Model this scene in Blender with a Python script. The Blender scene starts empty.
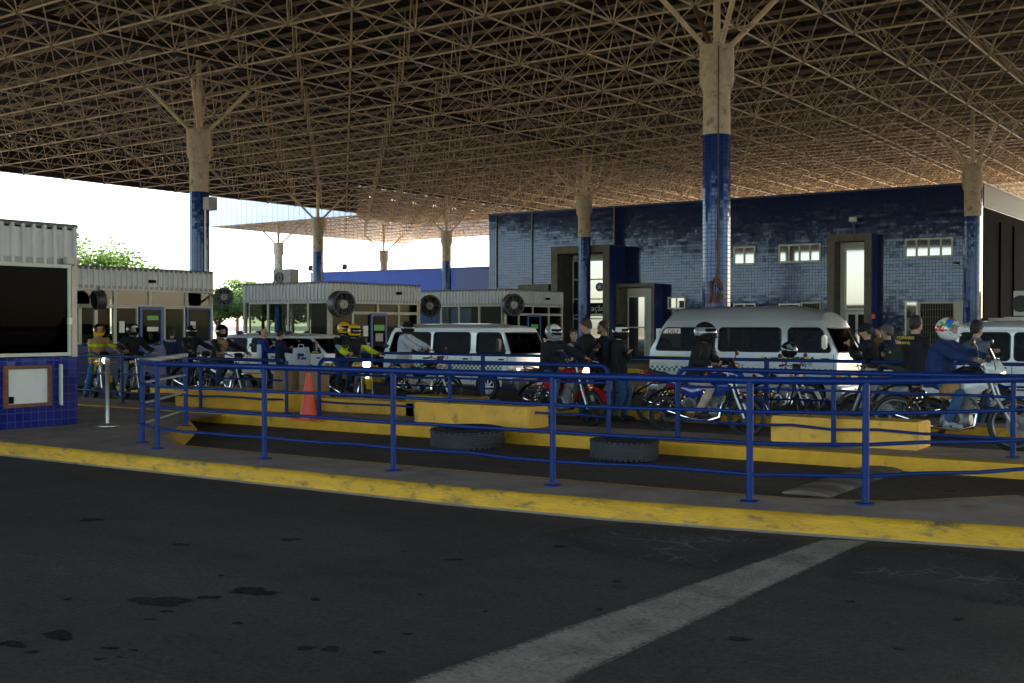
import bpy, bmesh, math, random
from mathutils import Vector, Matrix, noise
R = math.radians
random.seed(7)
scn = bpy.context.scene
col = scn.collection

# ------------------------------------------------------------------ camera
cam = bpy.data.cameras.new('camera')
cam.sensor_width = 36.0
cam.lens = 1170 / 1024 * 36.0
cam.clip_start = 0.1
cam.clip_end = 3000
co = bpy.data.objects.new('camera', cam)
col.objects.link(co)
co.location = (0, 0, 1.65)
co.rotation_euler = (R(90 - 0.808), 0, R(34.8))
scn.camera = co

# ------------------------------------------------------------------ sky, sun, exposure
SUN_EL, SUN_AZ = 37.0, 20.0          # azimuth measured from +Y towards +X
world = bpy.data.worlds.new('World')
scn.world = world
world.use_nodes = True
wn = world.node_tree
bg = wn.nodes['Background']
sky = wn.nodes.new('ShaderNodeTexSky')
sky.sky_type = 'NISHITA'
sky.sun_disc = False
sky.sun_elevation = R(SUN_EL)
sky.sun_rotation = R(SUN_AZ)
sky.air_density = 1.0
sky.dust_density = 1.2
wn.links.new(sky.outputs['Color'], bg.inputs['Color'])
bg.inputs['Strength'].default_value = 0.15
sl = bpy.data.lights.new('sun', 'SUN')
sl.energy = 5.0
sl.angle = R(0.5)
sl.color = (1.0, 0.93, 0.82)
so = bpy.data.objects.new('sun', sl)
col.objects.link(so)
so.rotation_euler = (R(90 - SUN_EL), 0, R(180 - SUN_AZ))
so.location = (20, 60, 60)
scn.view_settings.view_transform = 'Standard'
scn.view_settings.look = 'None'
scn.view_settings.gamma = 1.0
scn.view_settings.use_curve_mapping = False
scn.view_settings.exposure = 2.45
scn.cycles.max_bounces = 8
scn.cycles.diffuse_bounces = 4
scn.cycles.transparent_max_bounces = 16

# ------------------------------------------------------------------ materials
def nodes(m):
    return m.node_tree.nodes, m.node_tree.links

def mat(name, c, rough=0.5, metal=0.0, var=0.0, vscale=6.0, bump=0.0, bscale=40.0, spec=0.5,
        coat=0.0, emit=None, estr=0.0, dirt=None, dscale=3.0, dcut=0.55, dsoft=0.12, world_co=False, stretch=(1, 1, 1)):
    m = bpy.data.materials.new(name)
    m.use_nodes = True
    n, l = nodes(m)
    b = n['Principled BSDF']
    b.inputs['Base Color'].default_value = (*c, 1)
    b.inputs['Roughness'].default_value = rough
    b.inputs['Metallic'].default_value = metal
    b.inputs['Specular IOR Level'].default_value = spec
    b.inputs['Coat Weight'].default_value = coat
    if emit:
        b.inputs['Emission Color'].default_value = (*emit, 1)
        b.inputs['Emission Strength'].default_value = estr
    if var or bump or dirt:
        if world_co:
            tc = n.new('ShaderNodeNewGeometry'); src = tc.outputs['Position']
        else:
            tc = n.new('ShaderNodeTexCoord'); src = tc.outputs['Object']
        if stretch != (1, 1, 1):
            mp = n.new('ShaderNodeMapping'); mp.inputs['Scale'].default_value = stretch
            l.new(src, mp.inputs['Vector']); src = mp.outputs['Vector']
    last = None
    if var:
        t = n.new('ShaderNodeTexNoise'); t.inputs['Scale'].default_value = vscale
        t.inputs['Detail'].default_value = 6; t.inputs['Roughness'].default_value = 0.65
        l.new(src, t.inputs['Vector'])
        mr = n.new('ShaderNodeMapRange')
        mr.inputs['From Min'].default_value = 0.3; mr.inputs['From Max'].default_value = 0.7
        mr.inputs['To Min'].default_value = 1 - var; mr.inputs['To Max'].default_value = 1 + var
        l.new(t.outputs['Fac'], mr.inputs['Value'])
        mx = n.new('ShaderNodeVectorMath'); mx.operation = 'SCALE'
        mx.inputs[0].default_value = c
        l.new(mr.outputs['Result'], mx.inputs['Scale'])
        last = mx.outputs['Vector']
    if dirt:
        t = n.new('ShaderNodeTexNoise'); t.inputs['Scale'].default_value = dscale
        t.inputs['Detail'].default_value = 8; t.inputs['Roughness'].default_value = 0.7
        l.new(src, t.inputs['Vector'])
        mr = n.new('ShaderNodeMapRange')
        mr.inputs['From Min'].default_value = dcut; mr.inputs['From Max'].default_value = dcut + dsoft
        l.new(t.outputs['Fac'], mr.inputs['Value'])
        mx = n.new('ShaderNodeMix'); mx.data_type = 'RGBA'
        if last: l.new(last, mx.inputs['A'])
        else: mx.inputs['A'].default_value = (*c, 1)
        mx.inputs['B'].default_value = (*dirt, 1)
        l.new(mr.outputs['Result'], mx.inputs['Factor'])
        last = mx.outputs['Result']
    if last:
        l.new(last, b.inputs['Base Color'])
    if bump:
        t = n.new('ShaderNodeTexNoise'); t.inputs['Scale'].default_value = bscale
        t.inputs['Detail'].default_value = 5
        l.new(src, t.inputs['Vector'])
        bp = n.new('ShaderNodeBump'); bp.inputs['Strength'].default_value = bump
        bp.inputs['Distance'].default_value = 0.02
        l.new(t.outputs['Fac'], bp.inputs['Height'])
        l.new(bp.outputs['Normal'], b.inputs['Normal'])
    return m

def tile_mat(name, c1, c2, grout, size, rough=0.12, gw=0.05, wob=0.03, cyl=None, ior=1.6, streak=0.0):
    """square glazed tiles laid in a grid; each tile is tilted a little so the glaze reflects unevenly"""
    m = bpy.data.materials.new(name); m.use_nodes = True
    n, l = nodes(m); b = n['Principled BSDF']
    tc = n.new('ShaderNodeTexCoord')
    sx = n.new('ShaderNodeSeparateXYZ'); l.new(tc.outputs['Object'], sx.inputs[0])
    u = n.new('ShaderNodeMath')
    if cyl:
        u.operation = 'ARCTAN2'; l.new(sx.outputs['Y'], u.inputs[0]); l.new(sx.outputs['X'], u.inputs[1])
        u2 = n.new('ShaderNodeMath'); u2.operation = 'MULTIPLY'; u2.inputs[1].default_value = cyl
        l.new(u.outputs[0], u2.inputs[0]); uo = u2.outputs[0]
    else:
        u.operation = 'ADD'; l.new(sx.outputs['X'], u.inputs[0]); l.new(sx.outputs['Y'], u.inputs[1]); uo = u.outputs[0]
    cb = n.new('ShaderNodeCombineXYZ'); l.new(uo, cb.inputs['X']); l.new(sx.outputs['Z'], cb.inputs['Y'])
    sc = n.new('ShaderNodeVectorMath'); sc.operation = 'SCALE'; sc.inputs['Scale'].default_value = 1 / size
    l.new(cb.outputs[0], sc.inputs[0])
    fl = n.new('ShaderNodeVectorMath'); fl.operation = 'FLOOR'; l.new(sc.outputs[0], fl.inputs[0])
    wn_ = n.new('ShaderNodeTexWhiteNoise'); wn_.noise_dimensions = '3D'; l.new(fl.outputs[0], wn_.inputs['Vector'])
    fr = n.new('ShaderNodeVectorMath'); fr.operation = 'FRACTION'; l.new(sc.outputs[0], fr.inputs[0])
    s2 = n.new('ShaderNodeSeparateXYZ'); l.new(fr.outputs[0], s2.inputs[0])
    def edge(o):
        a = n.new('ShaderNodeMath'); a.operation = 'PINGPONG'; a.inputs[1].default_value = 0.5; l.new(o, a.inputs[0])
        g = n.new('ShaderNodeMath'); g.operation = 'LESS_THAN'; g.inputs[1].default_value = gw; l.new(a.outputs[0], g.inputs[0])
        return g.outputs[0]
    mxm = n.new('ShaderNodeMath'); mxm.operation = 'MAXIMUM'
    l.new(edge(s2.outputs['X']), mxm.inputs[0]); l.new(edge(s2.outputs['Y']), mxm.inputs[1])
    cm = n.new('ShaderNodeMix'); cm.data_type = 'RGBA'
    cm.inputs['A'].default_value = (*c1, 1); cm.inputs['B'].default_value = (*c2, 1)
    l.new(wn_.outputs['Value'], cm.inputs['Factor'])
    gm = n.new('ShaderNodeMix'); gm.data_type = 'RGBA'
    l.new(mxm.outputs[0], gm.inputs['Factor']); l.new(cm.outputs['Result'], gm.inputs['A'])
    gm.inputs['B'].default_value = (*grout, 1)
    l.new(gm.outputs['Result'], b.inputs['Base Color'])
    rm = n.new('ShaderNodeMath'); rm.operation = 'MULTIPLY_ADD'; rm.inputs[1].default_value = 0.6; rm.inputs[2].default_value = rough
    l.new(mxm.outputs[0], rm.inputs[0]); l.new(rm.outputs[0], b.inputs['Roughness'])
    b.inputs['IOR'].default_value = ior
    b.inputs['Specular Tint'].default_value = (0.60, 0.73, 1.0, 1)
    # tilt
    ge = n.new('ShaderNodeNewGeometry')
    sb = n.new('ShaderNodeVectorMath'); sb.operation = 'SUBTRACT'; sb.inputs[1].default_value = (0.5, 0.5, 0.5)
    l.new(wn_.outputs['Color'], sb.inputs[0])
    s3 = n.new('ShaderNodeVectorMath'); s3.operation = 'SCALE'; s3.inputs['Scale'].default_value = wob
    l.new(sb.outputs[0], s3.inputs[0])
    nz = n.new('ShaderNodeTexNoise'); nz.inputs['Scale'].default_value = 0.9; nz.inputs['Detail'].default_value = 3
    l.new(tc.outputs['Object'], nz.inputs['Vector'])
    sb2 = n.new('ShaderNodeVectorMath'); sb2.operation = 'SUBTRACT'; sb2.inputs[1].default_value = (0.5, 0.5, 0.5)
    l.new(nz.outputs['Color'], sb2.inputs[0])
    s4 = n.new('ShaderNodeVectorMath'); s4.operation = 'SCALE'; s4.inputs['Scale'].default_value = wob * 1.6
    l.new(sb2.outputs[0], s4.inputs[0])
    ad = n.new('ShaderNodeVectorMath'); l.new(s3.outputs[0], ad.inputs[0]); l.new(s4.outputs[0], ad.inputs[1])
    if streak:      # rows of tiles laid slightly out of plane: tilt changes slowly along a row, quickly from row to row
        mp2 = n.new('ShaderNodeMapping'); mp2.inputs['Scale'].default_value = (1.1 * size, 4.5 * size, 1)
        l.new(fl.outputs[0], mp2.inputs['Vector'])
        n5 = n.new('ShaderNodeTexNoise'); n5.inputs['Scale'].default_value = 1.0; n5.inputs['Detail'].default_value = 3; n5.inputs['Roughness'].default_value = 0.7
        l.new(mp2.outputs[0], n5.inputs['Vector'])
        m5 = n.new('ShaderNodeMath'); m5.operation = 'MULTIPLY_ADD'; m5.inputs[1].default_value = streak; m5.inputs[2].default_value = -streak * .5
        l.new(n5.outputs['Fac'], m5.inputs[0])
        c5 = n.new('ShaderNodeCombineXYZ'); l.new(m5.outputs[0], c5.inputs['Z'])
        a5 = n.new('ShaderNodeVectorMath'); l.new(ad.outputs[0], a5.inputs[0]); l.new(c5.outputs[0], a5.inputs[1]); ad = a5
    ad2 = n.new('ShaderNodeVectorMath'); l.new(ge.outputs['Normal'], ad2.inputs[0]); l.new(ad.outputs[0], ad2.inputs[1])
    nm = n.new('ShaderNodeVectorMath'); nm.operation = 'NORMALIZE'; l.new(ad2.outputs[0], nm.inputs[0])
    l.new(nm.outputs[0], b.inputs['Normal'])
    return m

def glass_mat(name, tint, refl=0.9, rough=0.02, f0=0.03):
    m = bpy.data.materials.new(name); m.use_nodes = True
    n, l = nodes(m); n.remove(n['Principled BSDF'])
    out = n['Material Output']
    tr = n.new('ShaderNodeBsdfTransparent'); tr.inputs['Color'].default_value = (*tint, 1)
    gl = n.new('ShaderNodeBsdfGlossy'); gl.inputs['Roughness'].default_value = rough
    gl.inputs['Color'].default_value = (refl, refl, refl, 1)
    ge = n.new('ShaderNodeNewGeometry')
    dt = n.new('ShaderNodeVectorMath'); dt.operation = 'DOT_PRODUCT'
    l.new(ge.outputs['Normal'], dt.inputs[0]); l.new(ge.outputs['Incoming'], dt.inputs[1])
    def mth(op, a, b_):
        q = n.new('ShaderNodeMath'); q.operation = op
        for k, v in enumerate((a, b_)):
            if isinstance(v, (int, float)): q.inputs[k].default_value = v
            else: l.new(v, q.inputs[k])
        return q.outputs[0]
    om = mth('SUBTRACT', 1.0, mth('ABSOLUTE', dt.outputs['Value'], 0.0))
    fr = mth('ADD', mth('MULTIPLY', mth('POWER', om, 5.0), 0.35), f0)
    mx = n.new('ShaderNodeMixShader')
    l.new(fr, mx.inputs[0]); l.new(tr.outputs[0], mx.inputs[1]); l.new(gl.outputs[0], mx.inputs[2])
    l.new(mx.outputs[0], out.inputs['Surface'])
    return m

def road_mat(name, c, warm=(1, 1, 1)):
    """worn asphalt: tonal patches, fine grain, oil drips"""
    m = bpy.data.materials.new(name); m.use_nodes = True
    n, l = nodes(m); b = n['Principled BSDF']
    ge = n.new('ShaderNodeNewGeometry'); P = ge.outputs['Position']
    def nz(s, d=5, r=0.6, stretch=None):
        t = n.new('ShaderNodeTexNoise'); t.inputs['Scale'].default_value = s; t.inputs['Detail'].default_value = d
        t.inputs['Roughness'].default_value = r
        if stretch:
            mp = n.new('ShaderNodeMapping'); mp.inputs['Scale'].default_value = stretch; l.new(P, mp.inputs['Vector'])
            l.new(mp.outputs[0], t.inputs['Vector'])
        else: l.new(P, t.inputs['Vector'])
        return t.outputs['Fac']
    def rng(s, a, b_, c_, d_):
        r = n.new('ShaderNodeMapRange'); l.new(s, r.inputs['Value'])
        for k, v in (('From Min', a), ('From Max', b_), ('To Min', c_), ('To Max', d_)): r.inputs[k].default_value = v
        return r.outputs['Result']
    def mul(a, b_):
        k = n.new('ShaderNodeMath'); k.operation = 'MULTIPLY'; l.new(a, k.inputs[0]); l.new(b_, k.inputs[1]); return k.outputs[0]
    f = rng(nz(0.35, 4), 0.3, 0.7, 0.78, 1.2)
    f = mul(f, rng(nz(0.5, 3, 0.5, (0.25, 1.6, 1)), 0.3, 0.7, 0.85, 1.15))     # wheel tracks along X
    f = mul(f, rng(nz(90, 3, 0.8), 0.25, 0.75, 0.5, 1.6))
    f = mul(f, rng(nz(26, 4, 0.8), 0.28, 0.72, 0.50, 1.6))
    f = mul(f, rng(nz(5, 5, 0.7), 0.3, 0.7, 0.84, 1.18))
    # oil drips
    vo = n.new('ShaderNodeTexVoronoi'); vo.inputs['Scale'].default_value = 1.7; vo.inputs['Randomness'].default_value = 1.0
    wp = n.new('ShaderNodeTexNoise'); wp.inputs['Scale'].default_value = 6; l.new(P, wp.inputs['Vector'])
    wv = n.new('ShaderNodeVectorMath'); wv.operation = 'MULTIPLY_ADD'
    l.new(wp.outputs['Color'], wv.inputs[0]); wv.inputs[1].default_value = (0.12, 0.12, 0); l.new(P, wv.inputs[2])
    l.new(wv.outputs[0], vo.inputs['Vector'])
    sp = n.new('ShaderNodeSeparateColor'); l.new(vo.outputs['Color'], sp.inputs[0])
    th = rng(sp.outputs[0], 0.55, 1.0, 0.0, 0.16)
    lt = n.new('ShaderNodeMath'); lt.operation = 'SUBTRACT'; l.new(th, lt.inputs[0]); l.new(vo.outputs['Distance'], lt.inputs[1])
    drip = rng(lt.outputs[0], -0.01, 0.025, 1.0, 0.5)
    f = mul(f, drip)
    sc = n.new('ShaderNodeVectorMath'); sc.operation = 'SCALE'
    sc.inputs[0].default_value = c; l.new(f, sc.inputs['Scale'])
    # reddish dust here and there
    mx = n.new('ShaderNodeMix'); mx.data_type = 'RGBA'
    l.new(sc.outputs[0], mx.inputs['A']); mx.inputs['B'].default_value = (c[0] * 1.6, c[1] * 1.15, c[2] * 0.85, 1)
    l.new(rng(nz(0.8, 5), 0.55, 0.75, 0.0, 0.5), mx.inputs['Factor'])
    l.new(mx.outputs['Result'], b.inputs['Base Color'])
    l.new(rng(nz(0.6, 4), 0.3, 0.7, 0.62, 0.9), b.inputs['Roughness'])
    b.inputs['Specular IOR Level'].default_value = 0.2
    bp = n.new('ShaderNodeBump'); bp.inputs['Strength'].default_value = 0.5; bp.inputs['Distance'].default_value = 0.01
    l.new(nz(120, 2, 0.8), bp.inputs['Height']); l.new(bp.outputs[0], b.inputs['Normal'])
    return m

M = {}
M['asphalt'] = road_mat('asphalt', (0.073, 0.066, 0.065))
M['lane'] = road_mat('lane_asphalt', (0.108, 0.088, 0.076))
M['pave'] = mat('pavement', (0.34, 0.26, 0.215), 0.85, var=0.25, vscale=2.2, bump=0.3, bscale=60, dirt=(0.19, 0.15, 0.125), dscale=1.3, dcut=0.5, dsoft=0.2, world_co=True)
M['kerb'] = mat('kerb_paint', (0.56, 0.305, 0.014), 0.7, var=0.22, vscale=5, bump=0.4, bscale=30, dirt=(0.10, 0.08, 0.045), dscale=5.5, dcut=0.525, dsoft=0.14, world_co=True, stretch=(0.7, 1, 2.2))
M['kerb2'] = mat('kerb_paint_far', (0.66, 0.35, 0.015), 0.7, var=0.18, vscale=3, bump=0.3, bscale=30, dirt=(0.20, 0.14, 0.05), dscale=2.5, dcut=0.6, dsoft=0.1, world_co=True)
M['block'] = mat('block_paint', (0.76, 0.42, 0.06), 0.75, var=0.16, vscale=3, bump=0.3, bscale=25, dirt=(0.36, 0.22, 0.06), dscale=5, dcut=0.56, dsoft=0.12)
M['blockdark'] = mat('block_paint_dark', (0.36, 0.22, 0.04), 0.8, var=0.2, vscale=4, bump=0.3, dirt=(0.12, 0.08, 0.03), dscale=3, dcut=0.55)  # the block paint in a darker, mottled tone
M['strip'] = mat('concrete_strip', (0.38, 0.335, 0.275), 0.9, var=0.25, vscale=3, bump=0.5, bscale=50, dirt=(0.20, 0.175, 0.145), dscale=2.2, dcut=0.52, dsoft=0.2, world_co=True)
M['conc'] = mat('concrete', (0.50, 0.41, 0.30), 0.9, var=0.22, vscale=5, bump=0.4, bscale=25, dirt=(0.25, 0.18, 0.11), dscale=4, dcut=0.53, dsoft=0.12)
M['concdark'] = mat('dark_concrete', (0.13, 0.115, 0.095), 0.9, var=0.25, vscale=3, bump=0.3, bscale=20)
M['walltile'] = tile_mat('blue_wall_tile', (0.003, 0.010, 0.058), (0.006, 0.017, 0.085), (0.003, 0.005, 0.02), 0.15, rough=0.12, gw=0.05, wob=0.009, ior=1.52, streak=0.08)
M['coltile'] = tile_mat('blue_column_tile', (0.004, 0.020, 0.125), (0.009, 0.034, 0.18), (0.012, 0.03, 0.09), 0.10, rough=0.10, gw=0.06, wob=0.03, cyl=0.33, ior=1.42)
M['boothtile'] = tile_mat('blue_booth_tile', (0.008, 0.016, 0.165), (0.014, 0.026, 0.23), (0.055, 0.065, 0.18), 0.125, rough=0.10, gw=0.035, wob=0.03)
M['sheet'] = mat('grey_corrugated_metal', (0.47, 0.485, 0.49), 0.5, 0.0, var=0.15, vscale=2.5, dirt=(0.22, 0.19, 0.16), dscale=2.2, dcut=0.58, dsoft=0.2, stretch=(3, 3, 0.5))
M['fascia'] = mat('white_corrugated_metal', (0.78, 0.81, 0.84), 0.45, var=0.06, vscale=1.5, stretch=(4, 4, 0.3))
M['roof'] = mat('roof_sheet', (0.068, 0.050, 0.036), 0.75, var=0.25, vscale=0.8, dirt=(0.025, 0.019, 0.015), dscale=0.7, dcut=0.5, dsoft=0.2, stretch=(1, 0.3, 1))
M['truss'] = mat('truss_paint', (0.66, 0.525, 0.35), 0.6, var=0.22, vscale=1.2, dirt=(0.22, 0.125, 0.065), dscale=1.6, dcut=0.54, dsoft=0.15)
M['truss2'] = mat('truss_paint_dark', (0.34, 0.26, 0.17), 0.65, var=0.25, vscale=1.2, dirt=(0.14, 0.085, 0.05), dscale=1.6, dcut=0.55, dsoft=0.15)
M['rust'] = mat('rusty_strut', (0.14, 0.065, 0.03), 0.8, var=0.3, vscale=6)
M['gutter'] = mat('dark_gutter', (0.02, 0.018, 0.016), 0.8, var=0.2)
M['rail'] = mat('blue_rail_paint', (0.003, 0.024, 0.145), 0.42, spec=0.22, var=0.15, vscale=8, bump=0.06, bscale=60, dirt=(0.015, 0.02, 0.05), dscale=7, dcut=0.62)
M['railgrey'] = mat('grey_rail_paint', (0.33, 0.35, 0.38), 0.4, var=0.15, vscale=8)
M['rubber'] = mat('rubber', (0.016, 0.017, 0.019), 0.55, var=0.25, vscale=9, bump=0.4, bscale=35)
M['tyretread'] = mat('old_tyre', (0.026, 0.029, 0.034), 0.6, var=0.3, vscale=6, bump=0.5, bscale=40, dirt=(0.10, 0.09, 0.08), dscale=4, dcut=0.6, dsoft=0.2)
M['cone'] = mat('cone_orange', (0.75, 0.10, 0.055), 0.5, var=0.12, vscale=7, dirt=(0.35, 0.07, 0.04), dscale=8, dcut=0.62)
M['steel'] = mat('steel', (0.55, 0.56, 0.58), 0.28, 0.9, var=0.08)
M['chrome'] = mat('chrome', (0.75, 0.76, 0.78), 0.12, 1.0)
M['alu'] = mat('aluminium', (0.50, 0.50, 0.50), 0.35, 0.8, var=0.15, vscale=12)
M['white'] = mat('white_paint', (0.72, 0.72, 0.69), 0.45, var=0.06, vscale=3)
M['cream'] = mat('cream_frame', (0.48, 0.52, 0.46), 0.55, var=0.08, vscale=2)
M['beige'] = mat('beige_frame', (0.47, 0.44, 0.37), 0.6, var=0.1)
M['black'] = mat('black_plastic', (0.012, 0.012, 0.013), 0.45)
M['blackmatte'] = mat('matte_black', (0.007, 0.007, 0.008), 1.0, var=0.2, spec=0.05)
M['grey'] = mat('grey_metal', (0.22, 0.22, 0.22), 0.5, 0.3, var=0.2, vscale=6)
M['darkgrey'] = mat('dark_grey_metal', (0.055, 0.056, 0.06), 0.5, 0.4, var=0.2, vscale=8)
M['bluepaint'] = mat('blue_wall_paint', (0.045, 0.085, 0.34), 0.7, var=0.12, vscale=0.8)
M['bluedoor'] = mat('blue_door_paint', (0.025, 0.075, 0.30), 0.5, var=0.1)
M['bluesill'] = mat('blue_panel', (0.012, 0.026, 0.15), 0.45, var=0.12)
M['rustframe'] = mat('rusted_frame', (0.20, 0.085, 0.045), 0.8, var=0.3, vscale=12)
M['wood'] = mat('brown_drum', (0.26, 0.155, 0.08), 0.7, var=0.2, vscale=6, stretch=(4, 4, 0.6))
M['grille'] = mat('grille', (0.20, 0.17, 0.10), 0.6, var=0.2)
M['glassdark'] = glass_mat('dark_glass', (0.02, 0.022, 0.025), 0.8, f0=0.0012)
M['glassbooth'] = glass_mat('booth_glass', (0.66, 0.72, 0.66), 0.8, f0=0.003)
M['glassupper'] = glass_mat('upper_light_glass', (0.35, 0.37, 0.37), 0.9, f0=0.022)
M['glasscar'] = glass_mat('car_glass', (0.15, 0.155, 0.16), 0.8, f0=0.0025)
M['glassclear'] = glass_mat('clear_glass', (0.70, 0.72, 0.72), 0.85)
M['mirror'] = mat('reflective_glass', (0.02, 0.025, 0.03), 0.03, spec=0.5, coat=0.0)
M['mirror'].node_tree.nodes['Principled BSDF'].inputs['IOR'].default_value = 2.6
M['visor'] = mat('dark_visor', (0.01, 0.011, 0.014), 0.06, spec=0.7)
M['lampglass'] = mat('headlamp_lens', (0.75, 0.76, 0.74), 0.08, spec=0.7)
M['lit'] = mat('lit_headlamp', (0.9, 0.9, 0.85), 0.2, emit=(1.0, 0.95, 0.82), estr=9.0)
M['litwarm'] = mat('lit_warm_headlamp', (0.9, 0.8, 0.6), 0.2, emit=(1.0, 0.66, 0.30), estr=2.2)
M['redlens'] = mat('red_lens', (0.45, 0.01, 0.01), 0.15)
M['amber'] = mat('amber_lens', (0.75, 0.25, 0.02), 0.15)
M['greensign'] = mat('green_sign', (0.10, 0.38, 0.07), 0.5)
M['paper'] = mat('paper', (0.68, 0.68, 0.64), 0.8)
M['yellowpaint'] = mat('yellow_paint', (0.70, 0.52, 0.02), 0.4)
M['redpaint'] = mat('red_bike_paint', (0.42, 0.012, 0.010), 0.18, coat=0.5)
M['bluebike'] = mat('blue_bike_paint', (0.012, 0.035, 0.24), 0.18, coat=0.5)
M['whitebike'] = mat('white_bike_paint', (0.62, 0.62, 0.60), 0.22, coat=0.4)
M['blackbike'] = mat('black_bike_paint', (0.012, 0.012, 0.014), 0.15, coat=0.6)
M['yellowbike'] = mat('yellow_bike_paint', (0.55, 0.40, 0.02), 0.22, coat=0.4)
M['greybike'] = mat('grey_bike_paint', (0.20, 0.21, 0.22), 0.25, coat=0.4)
M['skin'] = mat('skin', (0.42, 0.23, 0.155), 0.55, var=0.08, vscale=20)
M['skin2'] = mat('skin_tan', (0.33, 0.175, 0.11), 0.55, var=0.08, vscale=20)
M['hair'] = mat('dark_hair', (0.018, 0.012, 0.009), 0.6, var=0.3, vscale=60, bump=0.5, bscale=120)
M['hairbrown'] = mat('brown_hair', (0.040, 0.021, 0.011), 0.6, var=0.3, vscale=60, bump=0.5, bscale=120)
M['hairgrey'] = mat('grey_hair', (0.085, 0.08, 0.075), 0.6, var=0.3, vscale=60, bump=0.5, bscale=120)
M['eye'] = mat('eye', (0.02, 0.015, 0.012), 0.2)
M['lip'] = mat('lip', (0.30, 0.11, 0.09), 0.5)
def cloth(name, c, var=0.22): return mat(name, c, 0.9, var=var, vscale=7, bump=0.35, bscale=9, spec=0.2)
M['c_black'] = cloth('black_cloth', (0.016, 0.017, 0.020))
M['c_navy'] = cloth('navy_cloth', (0.014, 0.022, 0.055))
M['c_blue'] = cloth('blue_jacket_cloth', (0.016, 0.034, 0.105))
M['c_royal'] = cloth('royal_blue_cloth', (0.016, 0.035, 0.22))
M['c_white'] = cloth('white_cloth', (0.50, 0.54, 0.60), 0.12)
M['c_grey'] = cloth('grey_cloth', (0.11, 0.13, 0.155))
M['c_tan'] = cloth('tan_cloth', (0.36, 0.21, 0.10))
M['c_beige'] = cloth('beige_cloth', (0.44, 0.36, 0.29))
M['c_jeans'] = cloth('denim', (0.045, 0.115, 0.24), 0.35)
M['c_jeansdark'] = cloth('dark_denim', (0.025, 0.050, 0.10), 0.3)
M['c_lightblue'] = cloth('light_blue_cloth', (0.24, 0.36, 0.46))
M['c_yellow'] = cloth('hivis_cloth', (0.55, 0.60, 0.02), 0.1)
M['c_green'] = cloth('green_cloth', (0.03, 0.17, 0.07))
M['c_red'] = cloth('dusty_red_cloth', (0.22, 0.05, 0.06))
M['c_olive'] = cloth('olive_cloth', (0.035, 0.045, 0.035))
M['c_mustard'] = cloth('mustard_cloth', (0.24, 0.17, 0.03))
M['shoe'] = mat('dark_shoe', (0.02, 0.02, 0.022), 0.6, var=0.3)
M['shoewhite'] = mat('pale_shoe', (0.45, 0.46, 0.48), 0.6, var=0.2)
M['h_yellow'] = mat('yellow_helmet', (0.72, 0.42, 0.015), 0.2, coat=0.5)
M['h_black'] = mat('black_helmet', (0.014, 0.015, 0.018), 0.14, coat=0.6)
M['h_white'] = mat('white_helmet', (0.66, 0.66, 0.62), 0.2, coat=0.5)
M['h_red'] = mat('red_helmet', (0.55, 0.02, 0.02), 0.2, coat=0.5)
M['h_grey'] = mat('grey_helmet', (0.22, 0.24, 0.26), 0.18, coat=0.5)
M['h_blue'] = mat('blue_helmet', (0.03, 0.16, 0.5), 0.2, coat=0.5)
M['h_green'] = mat('green_helmet', (0.10, 0.40, 0.10), 0.2, coat=0.5)
M['silver'] = mat('silver_car_paint', (0.55, 0.57, 0.585), 0.32, 0.35, var=0.06, vscale=1.5, coat=0.5)
M['carwhite'] = mat('white_car_paint', (0.82, 0.85, 0.88), 0.28, var=0.04, vscale=1.5, coat=0.6, dirt=(0.62, 0.62, 0.59), dscale=1.5, dcut=0.6, dsoft=0.3)
M['seat'] = mat('seat_cloth', (0.035, 0.034, 0.035), 0.9, var=0.2)
M['seatorange'] = mat('tan_seat_cloth', (0.20, 0.09, 0.03), 0.9, var=0.2)
M['interior'] = mat('dark_interior', (0.02, 0.02, 0.021), 0.9)
M['grass'] = mat('grass_ground', (0.085, 0.115, 0.035), 0.95, var=0.4, vscale=0.3, world_co=True)
M['drygrass'] = mat('dry_grass', (0.23, 0.20, 0.09), 0.95, var=0.35, vscale=0.25, world_co=True)
M['redsoil'] = mat('red_soil', (0.30, 0.21, 0.12), 0.95, var=0.3, vscale=0.2, world_co=True)
M['yard'] = mat('pale_bounce_concrete', (0.50, 0.39, 0.27), 0.9, var=0.2, vscale=0.4, world_co=True)
M['bark'] = mat('bark', (0.10, 0.07, 0.05), 0.9, var=0.3, vscale=8, bump=0.6, bscale=14)
M['leaf1'] = mat('leaf', (0.055, 0.105, 0.018), 0.55, var=0.4, vscale=1.5)
M['leaf2'] = mat('leaf_dark', (0.030, 0.068, 0.016), 0.55, var=0.4, vscale=1.5)
for k in ('leaf1', 'leaf2'):
    n_, l_ = nodes(M[k])
    tb = n_.new('ShaderNodeBsdfTranslucent'); tb.inputs['Color'].default_value = (0.13, 0.22, 0.03, 1)
    mx_ = n_.new('ShaderNodeMixShader'); mx_.inputs[0].default_value = 0.4
    l_.new(n_['Principled BSDF'].outputs[0], mx_.inputs[1]); l_.new(tb.outputs[0], mx_.inputs[2])
    l_.new(mx_.outputs[0], n_['Material Output'].inputs['Surface'])

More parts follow.
